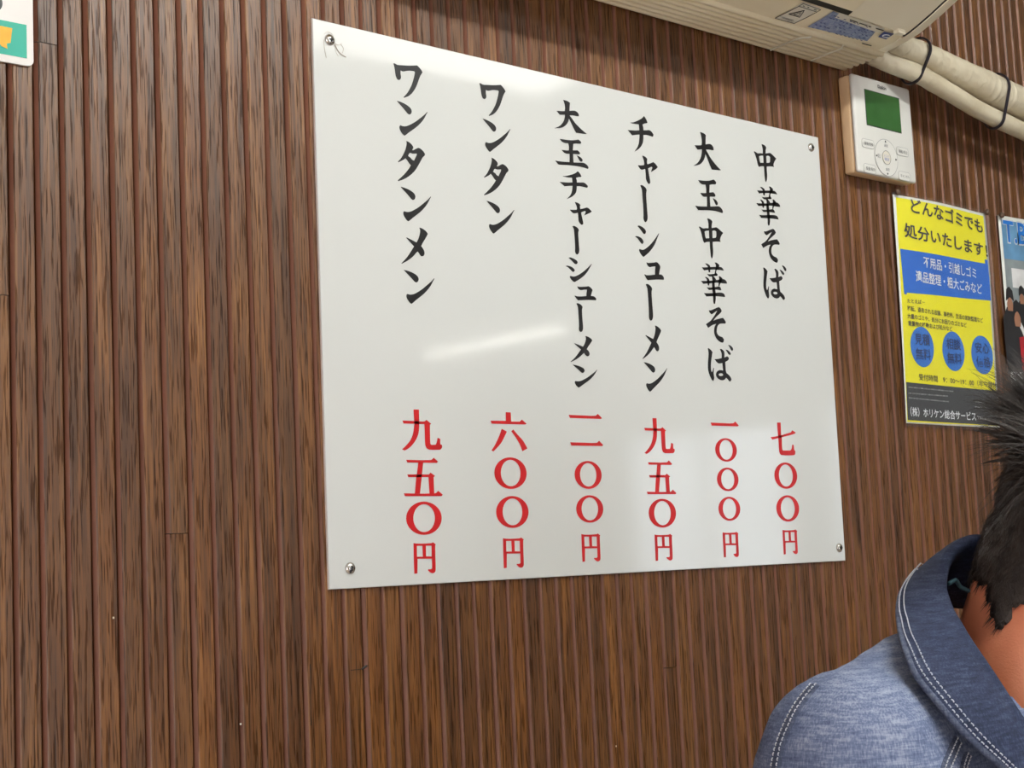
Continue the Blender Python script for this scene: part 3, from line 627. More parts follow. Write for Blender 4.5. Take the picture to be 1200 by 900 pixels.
def fig(u, v, s, body, hd='blk'):
    shape2('printed_figure', [(u - .09 * s, v + .40 * s), (u - .10 * s, v + .14 * s), (u - .04 * s, v + .07 * s), (u + .04 * s, v + .07 * s), (u + .10 * s, v + .14 * s), (u + .09 * s, v + .40 * s)], C_[body], .0007)
    shape2('printed_face', [(u - .035 * s, v + .05 * s), (u - .03 * s, v + .09 * s), (u + .03 * s, v + .09 * s), (u + .035 * s, v + .05 * s), (u, v + .01 * s)], C_['skn'], .0009)
    shape2('printed_hair', [(u - .05 * s, v + .04 * s), (u - .035 * s, v - .02 * s), (u, v - .035 * s), (u + .04 * s, v - .015 * s), (u + .05 * s, v + .04 * s), (u, v + .02 * s)], C_[hd], .0011)
rect2('photo_panel', .10, .24, .26, .33, C_['wht'], .0005)
for (u, v, s, c) in ((.05, .36, .9, 'blk'), (.12, .42, 1.0, 'wht'), (.19, .34, .7, 'blk'), (.24, .50, .9, 'shirt'), (.30, .30, .8, 'blk'), (.40, .44, 1.2, 'blk'), (.62, .34, 1.0, 'shirt'), (.8, .3, 1.1, 'red'), (.58, .52, 1.1, 'wht'), (.86, .55, 1.1, 'blk')): fig(u, v, s, c)
shape2('printed_banner', [(.12, .56), (.22, .55), (.30, .62), (.30, .72), (.22, .77), (.13, .76)], C_['red'], .0013)
shape2('printed_mark', [(.17, .60), (.25, .62), (.19, .65), (.25, .68), (.18, .72), (.22, .66), (.17, .64)], C_['wht'], .0015)
shape2('printed_jacket', [(.24, .36), (.34, .33), (.42, .46), (.36, .52), (.28, .47)], C_['blk'], .0013)
rect2('photo_panel', .03, .80, .97, .96, C_['grey'], .0006)
for (u, c) in ((.12, 'blk'), (.3, 'wht'), (.5, 'blk'), (.7, 'shirt'), (.88, 'wht')): fig(u, .84, .35, c)
pin(1169.5, 253, poster2)

# small card at the top left corner of the photograph
cx1 = W(39.5, 40).x; cz0 = W(20, 74.5).z
card = empty('small_card', (cx1 - .06, 0, cz0 + .08), label='white round-cornered card with a teal panel and yellow lettering, on the slats at top left', cat='card')
def rrect(x0, x1, z0, z1, r, n=6):
    L = []
    for (cx, cz, a0) in ((x1 - r, z1 - r, 0), (x0 + r, z1 - r, 90), (x0 + r, z0 + r, 180), (x1 - r, z0 + r, 270)):
        for k in range(n + 1):
            a = math.radians(a0 + 90 * k / n); L.append((cx + r * math.cos(a), cz + r * math.sin(a)))
    return L
def plate(name, L, y0, y1, mt, parent):
    bm = bmesh.new(); f_ = [bm.verts.new((x, y0, z)) for x, z in L]; b_ = [bm.verts.new((x, y1, z)) for x, z in L]
    bm.faces.new(f_); bm.faces.new(b_[::-1]); n = len(L)
    for k in range(n): bm.faces.new((f_[k], b_[k], b_[(k + 1) % n], f_[(k + 1) % n]))
    bmesh.ops.recalc_face_normals(bm, faces=bm.faces); return from_bm(name, bm, mt, parent)
plate('card_base', rrect(cx1 - .125, cx1, cz0, cz0 + .17, .0048), .0008, FY, M['card'], card)
tz1 = W(31.5, 29).z; tz0 = W(31, 68).z; tx = W(31.7, 50).x
plate('teal_panel', [(cx1 - .12, tz0), (tx, tz0), (tx, tz1), (cx1 - .12, tz1)], .0005, .0008, M['teal'], card)
for L in ([(0, 30), (14.5, 33), (12.5, 50), (8, 51), (9, 57), (2, 54), (0, 51)], [(-16, 29), (-4, 31), (-4, 46), (-8, 45), (-8, 55), (-16, 52)]):
    plate('yellow_character', [P2(*p) for p in L], .0002, .0005, M['amber'], card)
for e in ((-3, 4, 6.2, 8.5),):
    plate('dark_character', [P2(e[0] + e[2] * math.cos(2 * PI * k / 24), e[1] + e[3] * math.sin(2 * PI * k / 24)) for k in range(24)], .0003, .0008, M['ink'], card)

# ------------------------------------------------------------------ wall remote
rx0, rx1, rz0, rz1, ry = .7735, .8935, 1.6815, 1.8025, -.019
rem = empty('wall_remote', (.833, 0, 1.742), label='white square air conditioner wall remote with a green display', cat='remote control')
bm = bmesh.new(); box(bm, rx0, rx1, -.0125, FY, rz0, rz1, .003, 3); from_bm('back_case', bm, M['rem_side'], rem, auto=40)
bm = bmesh.new(); box(bm, rx0 - .0004, rx1 + .0004, ry, -.0128, rz0 - .0004, rz1 + .0004, .003, 3)
from_bm('front_cover', bm, M['rem'], rem, auto=40)
R2 = lambda x, y: (W(x, y, ry).x, W(x, y, ry).z)
def rplate(name, pts, mt, d=.0006, base=ry): return plate(name, pts, base - d, base + .0005, mt, rem)
Lq = [R2(1013, 105), R2(1053.2, 116), R2(1055.5, 155.5), R2(1016.3, 145.8)]
lx0 = (Lq[0][0] + Lq[3][0]) / 2; lx1 = (Lq[1][0] + Lq[2][0]) / 2; lz1 = (Lq[0][1] + Lq[1][1]) / 2; lz0 = (Lq[2][1] + Lq[3][1]) / 2
rplate('display_bezel', [(lx0 - .001, lz0 - .001), (lx1 + .001, lz0 - .001), (lx1 + .001, lz1 + .001), (lx0 - .001, lz1 + .001)], M['ink'], .0003)
rplate('display', [(lx0, lz0), (lx1, lz0), (lx1, lz1), (lx0, lz1)], M['lcd'], .0006)
def rtext(s, p, w, h, mt=None, name='key_label', bold=.01):
    c = R2(*p); me = fit_text(s, c[0] - w / 2, c[0] + w / 2, h, c[1], bold)
    joined(name, [me], mt or M['ink'], rem, lambda x, z: ry - .0012)
rtext('Daikin', (1032.5, 102.8), .0175, .0042, name='maker_name', bold=.03)
wc = R2(1038, 185); wheel = []
def ringplate(name, rx_, rz_, w, mt, d):
    me = fill_mesh(name, [[ell(wc[0], wc[1], rx_, rz_, 48), ell(wc[0], wc[1], rx_ - w, rz_ - w, 48)]])
    for v in me.vertices: v.co.y = ry - d
    link_mesh(name, me, mt, rem)
rplate('wheel', ell(wc[0], wc[1], .0235, .0228, 48), M['rem'], .0009)
ringplate('wheel_rim', .0240, .0233, .0006, M['grey_ink'], .0010)
rplate('centre_button', ell(wc[0], wc[1], .0085, .0085, 32), M['lab_white'], .0013)
me = fill_mesh('button_rim', [[ell(wc[0], wc[1], .0088, .0088, 32), ell(wc[0], wc[1], .0083, .0083, 32)]])
for v in me.vertices: v.co.y = ry - .0014
link_mesh('button_rim', me, M['ink'], rem)
def at_rem(dx, dz): return (wc[0] + dx, wc[1] + dz)
def rt2(s, dx, dz, w, h, mt=None, bold=.0):
    me = fit_text(s, wc[0] + dx - w / 2, wc[0] + dx + w / 2, h, wc[1] + dz, bold)
    joined('key_label', [me], mt or M['ink'], rem, lambda x, z: ry - .0017)
rt2('メニュー', 0, .0022, .0115, .0030, M['btn_blue']); rt2('確定', 0, -.0022, .0100, .0040, M['btn_blue'])
rt2('設定', 0, .0150, .0075, .0036); rt2('設定', 0, -.0150, .0075, .0036); rt2('戻る', -.0165, 0, .0050, .0058)
def tri(dx, dz, s, ang):
    L = [(wc[0] + dx + s * math.cos(a + ang), wc[1] + dz + s * math.sin(a + ang)) for a in (0, 2.1, 4.2)]
    plate('arrow_mark', L, ry - .0016, ry, M['ink'], rem)
tri(0, .0200, .0014, PI / 2); tri(0, -.0200, .0014, -PI / 2); tri(.0200, 0, .0014, 0); tri(-.0203, 0, .0014, PI)
for (dx, dz, s) in ((-.036, .0125, '運転切換'), (.036, .0125, '運転/停止'), (-.036, -.0185, '風量/風向'), (.036, -.0185, 'キャンセル')):
    L = rrect(wc[0] + dx - .0125, wc[0] + dx + .0125, wc[1] + dz - .0055, wc[1] + dz + .0055, .0035)
    plate('key', L, ry - .0007, ry, M['rem'], rem)
    me = fill_mesh('key_rim', [[L, rrect(wc[0] + dx - .0121, wc[0] + dx + .0121, wc[1] + dz - .0051, wc[1] + dz + .0051, .0032)]])
    for v in me.vertices: v.co.y = ry - .0008
    link_mesh('key_rim', me, M['grey_ink'], rem)
    rt2(s, dx, dz - .0005, .0185, .0042)
# ------------------------------------------------------------------ air conditioner
AX1 = .783; AX0 = -.02
AP = [(FY, 1.8155), (-.010, 1.8150), (-.065, 1.8165), (-.089, 1.8205), (-.110, 1.8255), (-.125, 1.8315), (-.143, 1.8395), (-.166, 1.851), (-.186, 1.865), (-.202, 1.883), (-.212, 1.905), (-.217, 1.935), (-.218, 2.06), (-.212, 2.085), (-.195, 2.10), (FY, 2.10)]
def zprof(y):
    for (a, b) in zip(AP[:-4], AP[1:-3]):
        if b[0] <= y <= a[0] and a[0] != b[0]: t = (y - a[0]) / (b[0] - a[0]); return a[1] + (b[1] - a[1]) * t
    return 1.8155
ac = empty('air_conditioner', ((AX0 + AX1) / 2, 0, 1.815), label='aged cream wall air conditioner with a ribbed underside above the menu board', cat='air conditioner')
bm = bmesh.new()
xs_ = [AX0 + .018, AX0 + .020] + [AX0 + .02 + (AX1 - AX0 - .04) * i / 8 for i in range(1, 8)] + [AX1 - .0215, AX1 - .0195]
def loft(bm, xs, grow=lambda x: 0):
    rings = []
    cy, cz = -.10, 1.96
    for x in xs:
        g = grow(x); ring = []
        for (y, z) in AP:
            dy, dz = y - cy, z - cz; L = math.hypot(dy, dz); yy = y + dy / L * g
            ring.append(bm.verts.new((x, min(yy, FY), z + dz / L * g)))
        rings.append(ring)
    n = len(AP)
    for i in range(len(rings) - 1):
        for k in range(n): bm.faces.new((rings[i][k], rings[i][(k + 1) % n], rings[i + 1][(k + 1) % n], rings[i + 1][k]))
    bm.faces.new(rings[0][::-1]); bm.faces.new(rings[-1])
loft(bm, xs_); bmesh.ops.recalc_face_normals(bm, faces=bm.faces)
from_bm('casing', bm, M['ac'], ac, auto=35)
for (a, b, s) in ((AX1 - .019, AX1, 1), (AX0, AX0 + .019, -1)):
    bm = bmesh.new()
    if s > 0: loft(bm, [a, a + .001, b - .006, b - .002, b], lambda x: -.001 if x < a + .0005 else (.0 if x < b - .004 else (-.0008 if x < b - .001 else -.003)))
    else: loft(bm, [a, a + .002, a + .006, b - .001, b], lambda x: -.003 if x < a + .001 else (-.0008 if x < a + .004 else .0))
    bmesh.ops.recalc_face_normals(bm, faces=bm.faces); from_bm('end_cap', bm, M['ac_pale'], ac, auto=35)
# ridges of the ribbed rear underside
for i in range(7):
    y = -.0045 - i * .0092; bm = bmesh.new(); x1 = AX1 + .001 - .0005 * i; rings = []
    for x in (AX0 + .03, x1 - .0035, x1):
        s = 1 if x < x1 - .001 else .35
        rings.append([bm.verts.new((x, y + .0043 * math.cos(a) * s, zprof(y) + .0004 - .0050 * math.sin(a) * s)) for a in [PI * k / 6 for k in range(7)]])
    for j in (0, 1):
        for k in range(6): bm.faces.new((rings[j][k], rings[j][k + 1], rings[j + 1][k + 1], rings[j + 1][k]))
    bm.faces.new(rings[0]); bm.faces.new(rings[2][::-1]); bmesh.ops.recalc_face_normals(bm, faces=bm.faces)
    from_bm('rib', bm, M['ac'], ac, smooth=True)
def under(name, pts, mt, d=.0008, sub=6):
    """thin plate lying on the underside, given by photo corners (quad)"""
    q = [Vector((WZ(x, y, 1.822).x, WZ(x, y, 1.822).y)) for x, y in pts]
    for _ in range(2):
        q = [Vector((WZ(x, y, zprof(p.y)).x, WZ(x, y, zprof(p.y)).y)) for (x, y), p in zip(pts, q)]
    bm = bmesh.new(); rows = []
    for j in range(sub + 1):
        l = q[0].lerp(q[3], j / sub); r = q[1].lerp(q[2], j / sub)
        rows.append([bm.verts.new((p.x, p.y, zprof(p.y) - d)) for p in (l.lerp(r, i / sub) for i in range(sub + 1))])
    for j in range(sub):
        for i in range(sub): bm.faces.new((rows[j][i], rows[j][i + 1], rows[j + 1][i + 1], rows[j + 1][i]))
    return from_bm(name, bm, mt, ac, smooth=True)
def frame_under(name, pts, mt, w=.5, d=.0012):
    """thin outline of a quad, drawn in raised ink"""
    bm = bmesh.new()
    P = []
    for x, y in pts:
        p = WZ(x, y, 1.822); p = WZ(x, y, zprof(p.y)); P.append(Vector((p.x, p.y, zprof(p.y) - d)))
    for i in range(len(P)):
        a, b = P[i], P[(i + 1) % len(P)]
        seg = [Vector((a.lerp(b, t / 4).x, a.lerp(b, t / 4).y, zprof(a.lerp(b, t / 4).y) - d)) for t in range(5)]
        tube(bm, seg, w * .001, 4)
    return from_bm(name, bm, mt, ac)
under('warning_label', [(941.3, 1.8), (961.6, 9.2), (930.7, 27.0), (908.2, 20.7)], M['lab_white'])
frame_under('label_frame', [(941.3, 1.8), (961.6, 9.2), (930.7, 27.0), (908.2, 20.7)], M['ink'], .35)
frame_under('label_line', [(935.6, 5.6), (956.4, 12.2), (956.2, 12.4), (935.5, 5.8)], M['ink'], .25)
frame_under('triangle_mark', [(924.5, 16.5), (942.5, 11.3), (937.0, 20.2)], M['ink'], .5)
frame_under('triangle_mark', [(930, 16.6), (938.5, 14.2), (935.8, 18.2)], M['ink'], .3)
for (a, b) in (((941, 5), (942.5, 5.5)), ((946.5, 6.6), (948, 7.1)), ((954, 9.2), (956.5, 10)), ((914, 19.2), (930, 24.2)), ((916, 20.6), (928, 24.6))):
    frame_under('label_text', [a, b], M['ink'] if b[1] < 12 else M['grey_ink'], .45 if b[1] < 12 else .25)
under('notice_label', [(976.5, 12.8), (1029, 33.0), (1016, 47.0), (946, 30.2)], M['lab_blue'])
under('notice_heading', [(984, 14.2), (1036.5, 32.6), (1031.5, 38.0), (978.5, 19.5)], M['lab_white'], .0012)
bm = bmesh.new(); rr2 = random.Random(11)
def under_dash(p, q, w, d=.0018):
    P = []
    for x, y in (p, q):
        u = WZ(x, y, 1.822); u = WZ(x, y, zprof(u.y)); P.append(Vector((u.x, u.y, zprof(u.y) - d)))
    tube(bm, P, w, 4)
for i in range(6):
    for t in [k / 13 for k in range(13)]:
        if rr2.random() < .25: continue
        x = 977 + (1027 - 977) * t - i * 5.2 * (1 - t * .45) + rr2.uniform(-.5, .5); y = 16 + 17 * t + i * 3.0 + (1 - t) * .4 * i * .2
        under_dash((x, y), (x + rr2.uniform(1.2, 2.8), y + .8), .0004)
from_bm('notice_text', bm, M['navy'], ac)
bm = bmesh.new()
for (a, b) in (((996, 20.5), (1005, 23.6)), ((1007, 24.4), (1016, 27.4)), ((1018, 28.2), (1020.5, 29)), ((1026.5, 30.6), (1035, 33))): under_dash(a, b, .0006)
from_bm('heading_text', bm, M['ink'], ac)
under('maker_badge', [(1036, 35.8), (1047.8, 38.6), (1038.2, 44.6), (1028.6, 41.6)], M['navy'], .0014)
bm = bmesh.new()
L = []
for k in range(9):
    a = 2 * PI * k / 10 + .6; x = 1038.4 + 4.2 * math.cos(a) + 1.2 * math.sin(a); y = 40.2 - 1.9 * math.sin(a) + .4 * math.cos(a)
    u = WZ(x, y, 1.822); u = WZ(x, y, zprof(u.y)); L.append(Vector((u.x, u.y, zprof(u.y) - .0022)))
tube(bm, L, .0006, 5); from_bm('badge_mark', bm, M['wtext'], ac)
frame_under('moulded_mark', [(1010.5, 50.5), (1021, 53.5)], M['ink'], .6)
# outlet: dark slot, swing flap with folded edge, louver
def band(name, x0, x1, y0, y1, d0, mt, n=10, th=.002, fn=None):
    bm = bmesh.new(); A = []; B = []
    for i in range(n + 1):
        y = y0 + (y1 - y0) * i / n; z = (fn or zprof)(y) - d0
        A.append((bm.verts.new((x0, y, z)), bm.verts.new((x1, y, z)))); B.append((bm.verts.new((x0, y, z + th)), bm.verts.new((x1, y, z + th))))
    for i in range(n):
        bm.faces.new((A[i][0], A[i][1], A[i + 1][1], A[i + 1][0])); bm.faces.new((B[i][0], B[i + 1][0], B[i + 1][1], B[i][1]))
        for s in (0, 1): bm.faces.new((A[i][s], A[i + 1][s], B[i + 1][s], B[i][s]))
    bm.faces.new((A[0][0], B[0][0], B[0][1], A[0][1])); bm.faces.new((A[-1][0], B[-1][0], B[-1][1], A[-1][1]))
    bmesh.ops.recalc_face_normals(bm, faces=bm.faces); return from_bm(name, bm, mt, ac, auto=40)
ys = WZ(1000, 18.5, 1.826).y; ye = -.185
fx = AX1 - .024
band('outlet_recess', AX0 + .06, fx + .001, ys - .001, ye, .0004, M['dark'], 12, .001)
band('outlet_flap', AX0 + .064, WZ(1052, 35, 1.826).x + .012, ys - .0035, ye - .001, .0024, M['ac_pale'], 14, .0018)
rx_ = WZ(1052, 35, 1.826).x + .012
band('side_rim', rx_ + .0022, AX1 - .0196, ys + .004, -.196, .0042, M['ac_pale'], 16, .0040)
band('rim_gap', rx_ - .0005, rx_ + .0026, ys + .001, ye, .0030, M['dark'], 12, .001)
fl = WZ(991, 13, 1.826).x
band('outlet_louver', AX0 + .10, fl, ys - .014, ys - .040, .0062, M['ac'], 8, .002)
band('louver_gap', AX0 + .09, fl + .004, ys - .0045, ys - .014, .0034, M['dark'], 6, .001)
bm = bmesh.new(); c = WZ(1052, 33, 1.826); box(bm, c.x - .004, c.x + .010, c.y - .004, c.y + .004, zprof(c.y) - .006, zprof(c.y), .001); from_bm('hinge_tab', bm, M['ac_pale'], ac)
# two thin pale strips across the ribs
for pts in (((903, 59), (914, 54), (925, 49), (936, 45), (951, 43)), ((951, 71), (962, 66.5), (975, 61), (986, 57), (988, 53))):
    bm = bmesh.new(); tube(bm, [WZ(x, y, 1.8098) for x, y in pts], .0010, 6); from_bm('pale_strip', bm, M['lab_white'], ac)

# ------------------------------------------------------------------ wrapped pipes and their black ties
bundle = empty('pipe_bundle', (.95, -.05, 1.79), label='two cream tape-wrapped pipes tied together, running right from the air conditioner', cat='pipes')
def pipe(name, px, y, rad, label, wr, seed):
    P = [Vector((W(a, b, yy).x, yy, W(a, b, yy).z)) for (a, b), yy in zip(px, y)]
    P = catmull(P, 22); N = len(P)
    rs_ = random.Random(seed); rid = [(rs_.uniform(.05, .98), rs_.uniform(.004, .011), rs_.uniform(-.5, .5), rs_.uniform(.2, 1)) for _ in range(int(34 * wr))]
    def r(t, a):
        i = t * (len(rad) - 1); k = min(int(i), len(rad) - 2); base = rad[k] + (rad[k + 1] - rad[k]) * (i - k)
        s = 0
        for (c0, w, tw, am) in rid:
            d = (t - c0 - tw * .035 * math.cos(a + c0 * 40)) / w
            if abs(d) < 3: s += am * math.exp(-d * d)
        return base + .0008 * s * wr + .0006 * noise.noise(Vector((t * 22, math.cos(a) * 1.2, math.sin(a) * 1.2 + seed)))
    bm = bmesh.new(); tube(bm, P, r, 40); o = from_bm(name, bm, M['tape'], bundle, smooth=True)
    return tag(o, label), P
UP_PX = [(1046, 48), (1060, 55), (1080, 63.5), (1105, 76), (1130, 89), (1150, 99), (1170, 108.5), (1190, 118), (1240, 141), (1330, 180)]
LO_PX = [(1020, 63.5), (1040, 72.5), (1060, 80.5), (1080, 89), (1110, 106.5), (1150, 130.5), (1190, 149.5), (1240, 172), (1330, 211)]
o1, PU = pipe('wrapped_pipe', UP_PX, [-.045, -.047] + [-.05] * 8, [.0140, .0142, .0148, .0163, .0180, .0200, .0188, .0203, .0208, .0208], 'upper thicker wrinkled tape-wrapped pipe leaving the air conditioner', 1.0, 3)
o2, PL = pipe('wrapped_pipe', LO_PX, [-.022, -.031, -.040, -.047, -.050, -.050, -.050, -.050, -.050], [.0120, .0124, .0120, .0114, .0112, .0112, .0115, .0118, .0118], 'lower thinner tape-wrapped pipe under the wrinkled one', .3, 9)
def tie(pxu, pxl, ru, rl):
    def near(P, p): return min(P, key=lambda q: (q.x - p.x) ** 2 + (q.z - p.z) ** 2)
    cu_ = near(PU, W(*pxu, -.05)); cl = near(PL, W(*pxl, -.05))
    d = (PU[80] - PU[60]).normalized(); up = (cu_ - cl); up = (up - d * up.dot(d)); L = up.length; up.normalize(); s = d.cross(up).normalized()
    mid = (cu_ + cl) / 2; cu2 = mid + up * L / 2; cl2 = mid - up * L / 2
    loop = []
    for k in range(25): a = -.12 + (PI + .24) * k / 24; loop.append(cu2 + (s * math.cos(a) + up * math.sin(a)) * ru)
    for k in range(25): a = PI + .05 + (PI - .1) * k / 24; loop.append(cl2 + (s * math.cos(a) + up * math.sin(a)) * rl)
    bm = bmesh.new(); n = len(loop); w = .0017; th = .0012; R = []
    for k in range(n):
        t = (loop[(k + 1) % n] - loop[k - 1]).normalized(); nn = t.cross(d).normalized()
        R.append([bm.verts.new(loop[k] + d * a * w + nn * b * th) for a, b in ((-1, -1), (1, -1), (1, 1), (-1, 1))])
    for k in range(n):
        for j in range(4): bm.faces.new((R[k][j], R[k][(j + 1) % 4], R[(k + 1) % n][(j + 1) % 4], R[(k + 1) % n][j]))
    bmesh.ops.recalc_face_normals(bm, faces=bm.faces)
    t = from_bm('cable_tie', bm, M['tie'], bundle, auto=40)
    bm = bmesh.new(); h = cu2 + up * (ru + .001) + s * .012 * (1 if s.y > 0 else -1); box(bm, h.x - .003, h.x + .003, h.y - .003, h.y + .003, h.z - .0075, h.z - .0025, .0006)
    from_bm('tie_head', bm, M['tie'], t)
tie((1081, 64), (1070, 85), .0180, .0150)
tie((1170, 108), (1160, 135), .0222, .0142)

# ------------------------------------------------------------------ the diner in the denim jacket
UPV = Vector((0, 0, 1)); rh = Vector((RX.x, RY.x, 0)).normalized(); dh = Vector((-RX.z, -RY.z, 0)).normalized()
Fb = (rh * .62 - dh * .78).normalized(); Rt = Vector((Fb.y, -Fb.x, 0))
Nb = at(1200, 812, 1.12); SR = at(1003, 897, .98)
SL = Nb * 2 - SR; SL.z = SR.z - .01; SL = Nb + (SL - Nb) * .95; SL.z = SR.z - .005
PEL = Vector((Nb.x, Nb.y, 0)) - Fb * .13 + UPV * .645
person = empty('person', (PEL.x, PEL.y, 0), label='dark-haired person in a faded blue denim jacket, head bowed, at the lower right', cat='person')
def hull(bm, p0, p1, r0, r1, sub=2):
    b = bmesh.new()
    for p, r in ((p0, r0), (p1, r1)):
        bmesh.ops.create_icosphere(b, subdivisions=sub, radius=r, matrix=Matrix.Translation(p))
    res = bmesh.ops.convex_hull(b, input=b.verts)
    bmesh.ops.delete(b, geom=list({g for g in res['geom_interior'] if isinstance(g, bmesh.types.BMVert)} | {v for v in b.verts if not v.link_faces}), context='VERTS')
    me = bpy.data.meshes.new('t'); b.to_mesh(me); b.free(); bm.from_mesh(me); bpy.data.meshes.remove(me)
def chain(bm, pts, rs):
    for i in range(len(pts) - 1): hull(bm, pts[i], pts[i + 1], rs[i], rs[i + 1])
def ellip(bm, c, axes, rad, sub=3):
    m = Matrix((axes[0] * rad[0], axes[1] * rad[1], axes[2] * rad[2])).transposed().to_4x4()
    bmesh.ops.create_icosphere(bm, subdivisions=sub, radius=1.0, matrix=Matrix.Translation(c) @ m)
def fuse(name, bm, vox, smooth_it=4, fac=.5):
    """one continuous skin over all the volumes"""
    me = bpy.data.meshes.new('t'); bm.to_mesh(me); bm.free()
    o = bpy.data.objects.new('t', me); COL.objects.link(o)
    m = o.modifiers.new('r', 'REMESH'); m.mode = 'VOXEL'; m.voxel_size = vox; m.use_smooth_shade = True
    s = o.modifiers.new('s', 'SMOOTH'); s.iterations = smooth_it; s.factor = fac
    dg = bpy.context.evaluated_depsgraph_get(); dg.update()
    out = bpy.data.meshes.new_from_object(o.evaluated_get(dg)); out.name = name
    bpy.data.objects.remove(o); bpy.data.meshes.remove(me)
    for p in out.polygons: p.use_smooth = True
    return out
# head frame: face to the right of the picture, bowed
Hc = at(1318, 612, 1.12)
hf0 = (rh * .965 - dh * .26).normalized(); pit = math.radians(30)
HF = (hf0 * math.cos(pit) - UPV * math.sin(pit)).normalized(); HU = (UPV * math.cos(pit) + hf0 * math.sin(pit)).normalized(); HS = Vector((hf0.y, -hf0.x, 0))   # HS: his right
AX = (HF, HS, HU)
def H(f, s, u): return Hc + HF * f + HS * s + HU * u
bm = bmesh.new()
ellip(bm, H(.000, 0, .028), AX, (.090, .076, .084), 4)          # cranium
ellip(bm, H(-.026, 0, -.006), AX, (.062, .064, .060), 3)
ellip(bm, H(.034, 0, -.030), AX, (.055, .062, .078), 3)          # face
ellip(bm, H(.045, 0, -.083), AX, (.036, .040, .026), 3)          # chin
for s in (-1, 1):
    ellip(bm, H(.012, s * .047, -.060), AX, (.036, .020, .032), 3)    # jaw angle
    ellip(bm, H(.060, s * .036, -.028), AX, (.024, .022, .018), 2)    # cheek bone
    hull(bm, H(.082, s * .012, .012), H(.074, s * .044, .010), .010, .009)   # brow
    # ear: bowl, rim and lobe
    chain(bm, [H(-.004, s * .075, -.030), H(-.012, s * .080, -.012), H(-.014, s * .083, .008), H(-.004, s * .082, .020), H(.008, s * .077, .014)], [.0065, .0048, .0048, .0048, .0045])
    ellip(bm, H(.000, s * .074, -.004), AX, (.014, .006, .022), 2)
chain(bm, [H(.090, 0, .006), H(.104, 0, -.018), H(.110, 0, -.030)], [.0085, .0085, .0115])
for s in (-1, 1): ellip(bm, H(.100, s * .012, -.033), AX, (.010, .0075, .008), 2)
hull(bm, H(.088, -.020, -.056), H(.088, .020, -.056), .0065, .0065); hull(bm, H(.085, -.017, -.066), H(.085, .017, -.066), .0070, .0070)
# neck, trunk, arms, legs
nk = H(-.030, 0, -.045)
chain(bm, [nk, nk.lerp(Nb, .55), Nb - UPV * .01, Nb - UPV * .10 - Fb * .02], [.056, .058, .064, .085])
chain(bm, [Nb - UPV * .08 - Fb * .03, (Nb + PEL) / 2, PEL], [.095, .105, .110])
ER = SR - UPV * .275 + Fb * .07 + Rt * .015; HR = ER + Fb * .20 - Rt * .10; HR.z = .672
EL = SL - UPV * .275 + Fb * .07 - Rt * .015; HL = EL + Fb * .20 + Rt * .10; HL.z = .672
def hand(bm, wrist, fwd, side, upv, curl, rest=False):
    """palm, four unequal bent fingers and a thumb leaving the side of the palm near its base"""
    palm = wrist + fwd * .045
    ellip(bm, palm, (fwd, side, upv), (.048, .038, .014), 3)
    chain(bm, [wrist, palm], [.026, .020])
    for i, (o, L) in enumerate(((.027, .068), (.009, .076), (-.009, .071), (-.026, .056))):
        b = wrist + fwd * .082 + side * o; d = (fwd + side * o * 1.5).normalized(); pts = [b - fwd * .02, b]; a = 0
        for q, fr_ in enumerate((.45, .30, .25)):
            a += curl * (1, 1.2, .8)[q]; dd = d * math.cos(a) - upv * math.sin(a); pts.append(pts[-1] + dd * L * fr_)
        chain(bm, pts, [.0095, .0095, .0088, .0080, .0068])
    b = wrist + fwd * .022 + side * .026; t1 = b + side * .026 + fwd * .022 - upv * .006; t2 = t1 + fwd * .028 + side * .008 - upv * .010 * (0 if rest else 1); t3 = t2 + fwd * .020 - side * .006 - upv * .006 * (0 if rest else 1)
    chain(bm, [b, t1, t2, t3], [.014, .0115, .0100, .0085])
fR = (HR - ER).normalized(); fL = (HL - EL).normalized()
sR = (UPV - fR * UPV.dot(fR)).normalized(); uR = sR.cross(fR).normalized()
sideL = fL.cross(UPV).normalized()
chain(bm, [SR - UPV * .02, ER, HR - fR * .01], [.042, .036, .027]); chain(bm, [SL - UPV * .02, EL, HL - fL * .01], [.042, .036, .027])
def lay(f): g = Vector((f.x, f.y, -.12)).normalized(); return g, g.cross(UPV).normalized()
gR, qR = lay(fR); gL, qL = lay(fL)
hand(bm, HR, gR, -qR, qR.cross(gR), .22, True); hand(bm, HL, gL, qL, qL.cross(gL), .22, True)
for s in (-1, 1):
    hip = PEL + Rt * s * .09 - UPV * .02; kn = hip + Fb * .40; kn.z = .58; an = kn - UPV * .49 + Fb * .03
    chain(bm, [hip, kn, an], [.085, .055, .038]); hull(bm, an - UPV * .03, an - UPV * .035 + Fb * .13, .034, .028)
skin_me = fuse('body', bm, .0050, 5)
body = link_mesh('body', skin_me, M['skin'], person)
for s in (-1, 1):
    bm = bmesh.new(); bmesh.ops.create_icosphere(bm, subdivisions=3, radius=.0122, matrix=Matrix.Translation(H(.0750, s * .031, -.003))); e = from_bm('eye', bm, M['eye'], body, smooth=True)
    bm = bmesh.new(); bmesh.ops.create_icosphere(bm, subdivisions=2, radius=.0066, matrix=Matrix.Translation(H(.0822, s * .031, -.005))); from_bm('iris', bm, M['iris'], body, smooth=True)
    bm = bmesh.new(); hull(bm, H(.0905, s * .014, .021), H(.0815, s * .046, .020), .0028, .0018, 1); from_bm('eyebrow', bm, M['hair'], body, smooth=True)

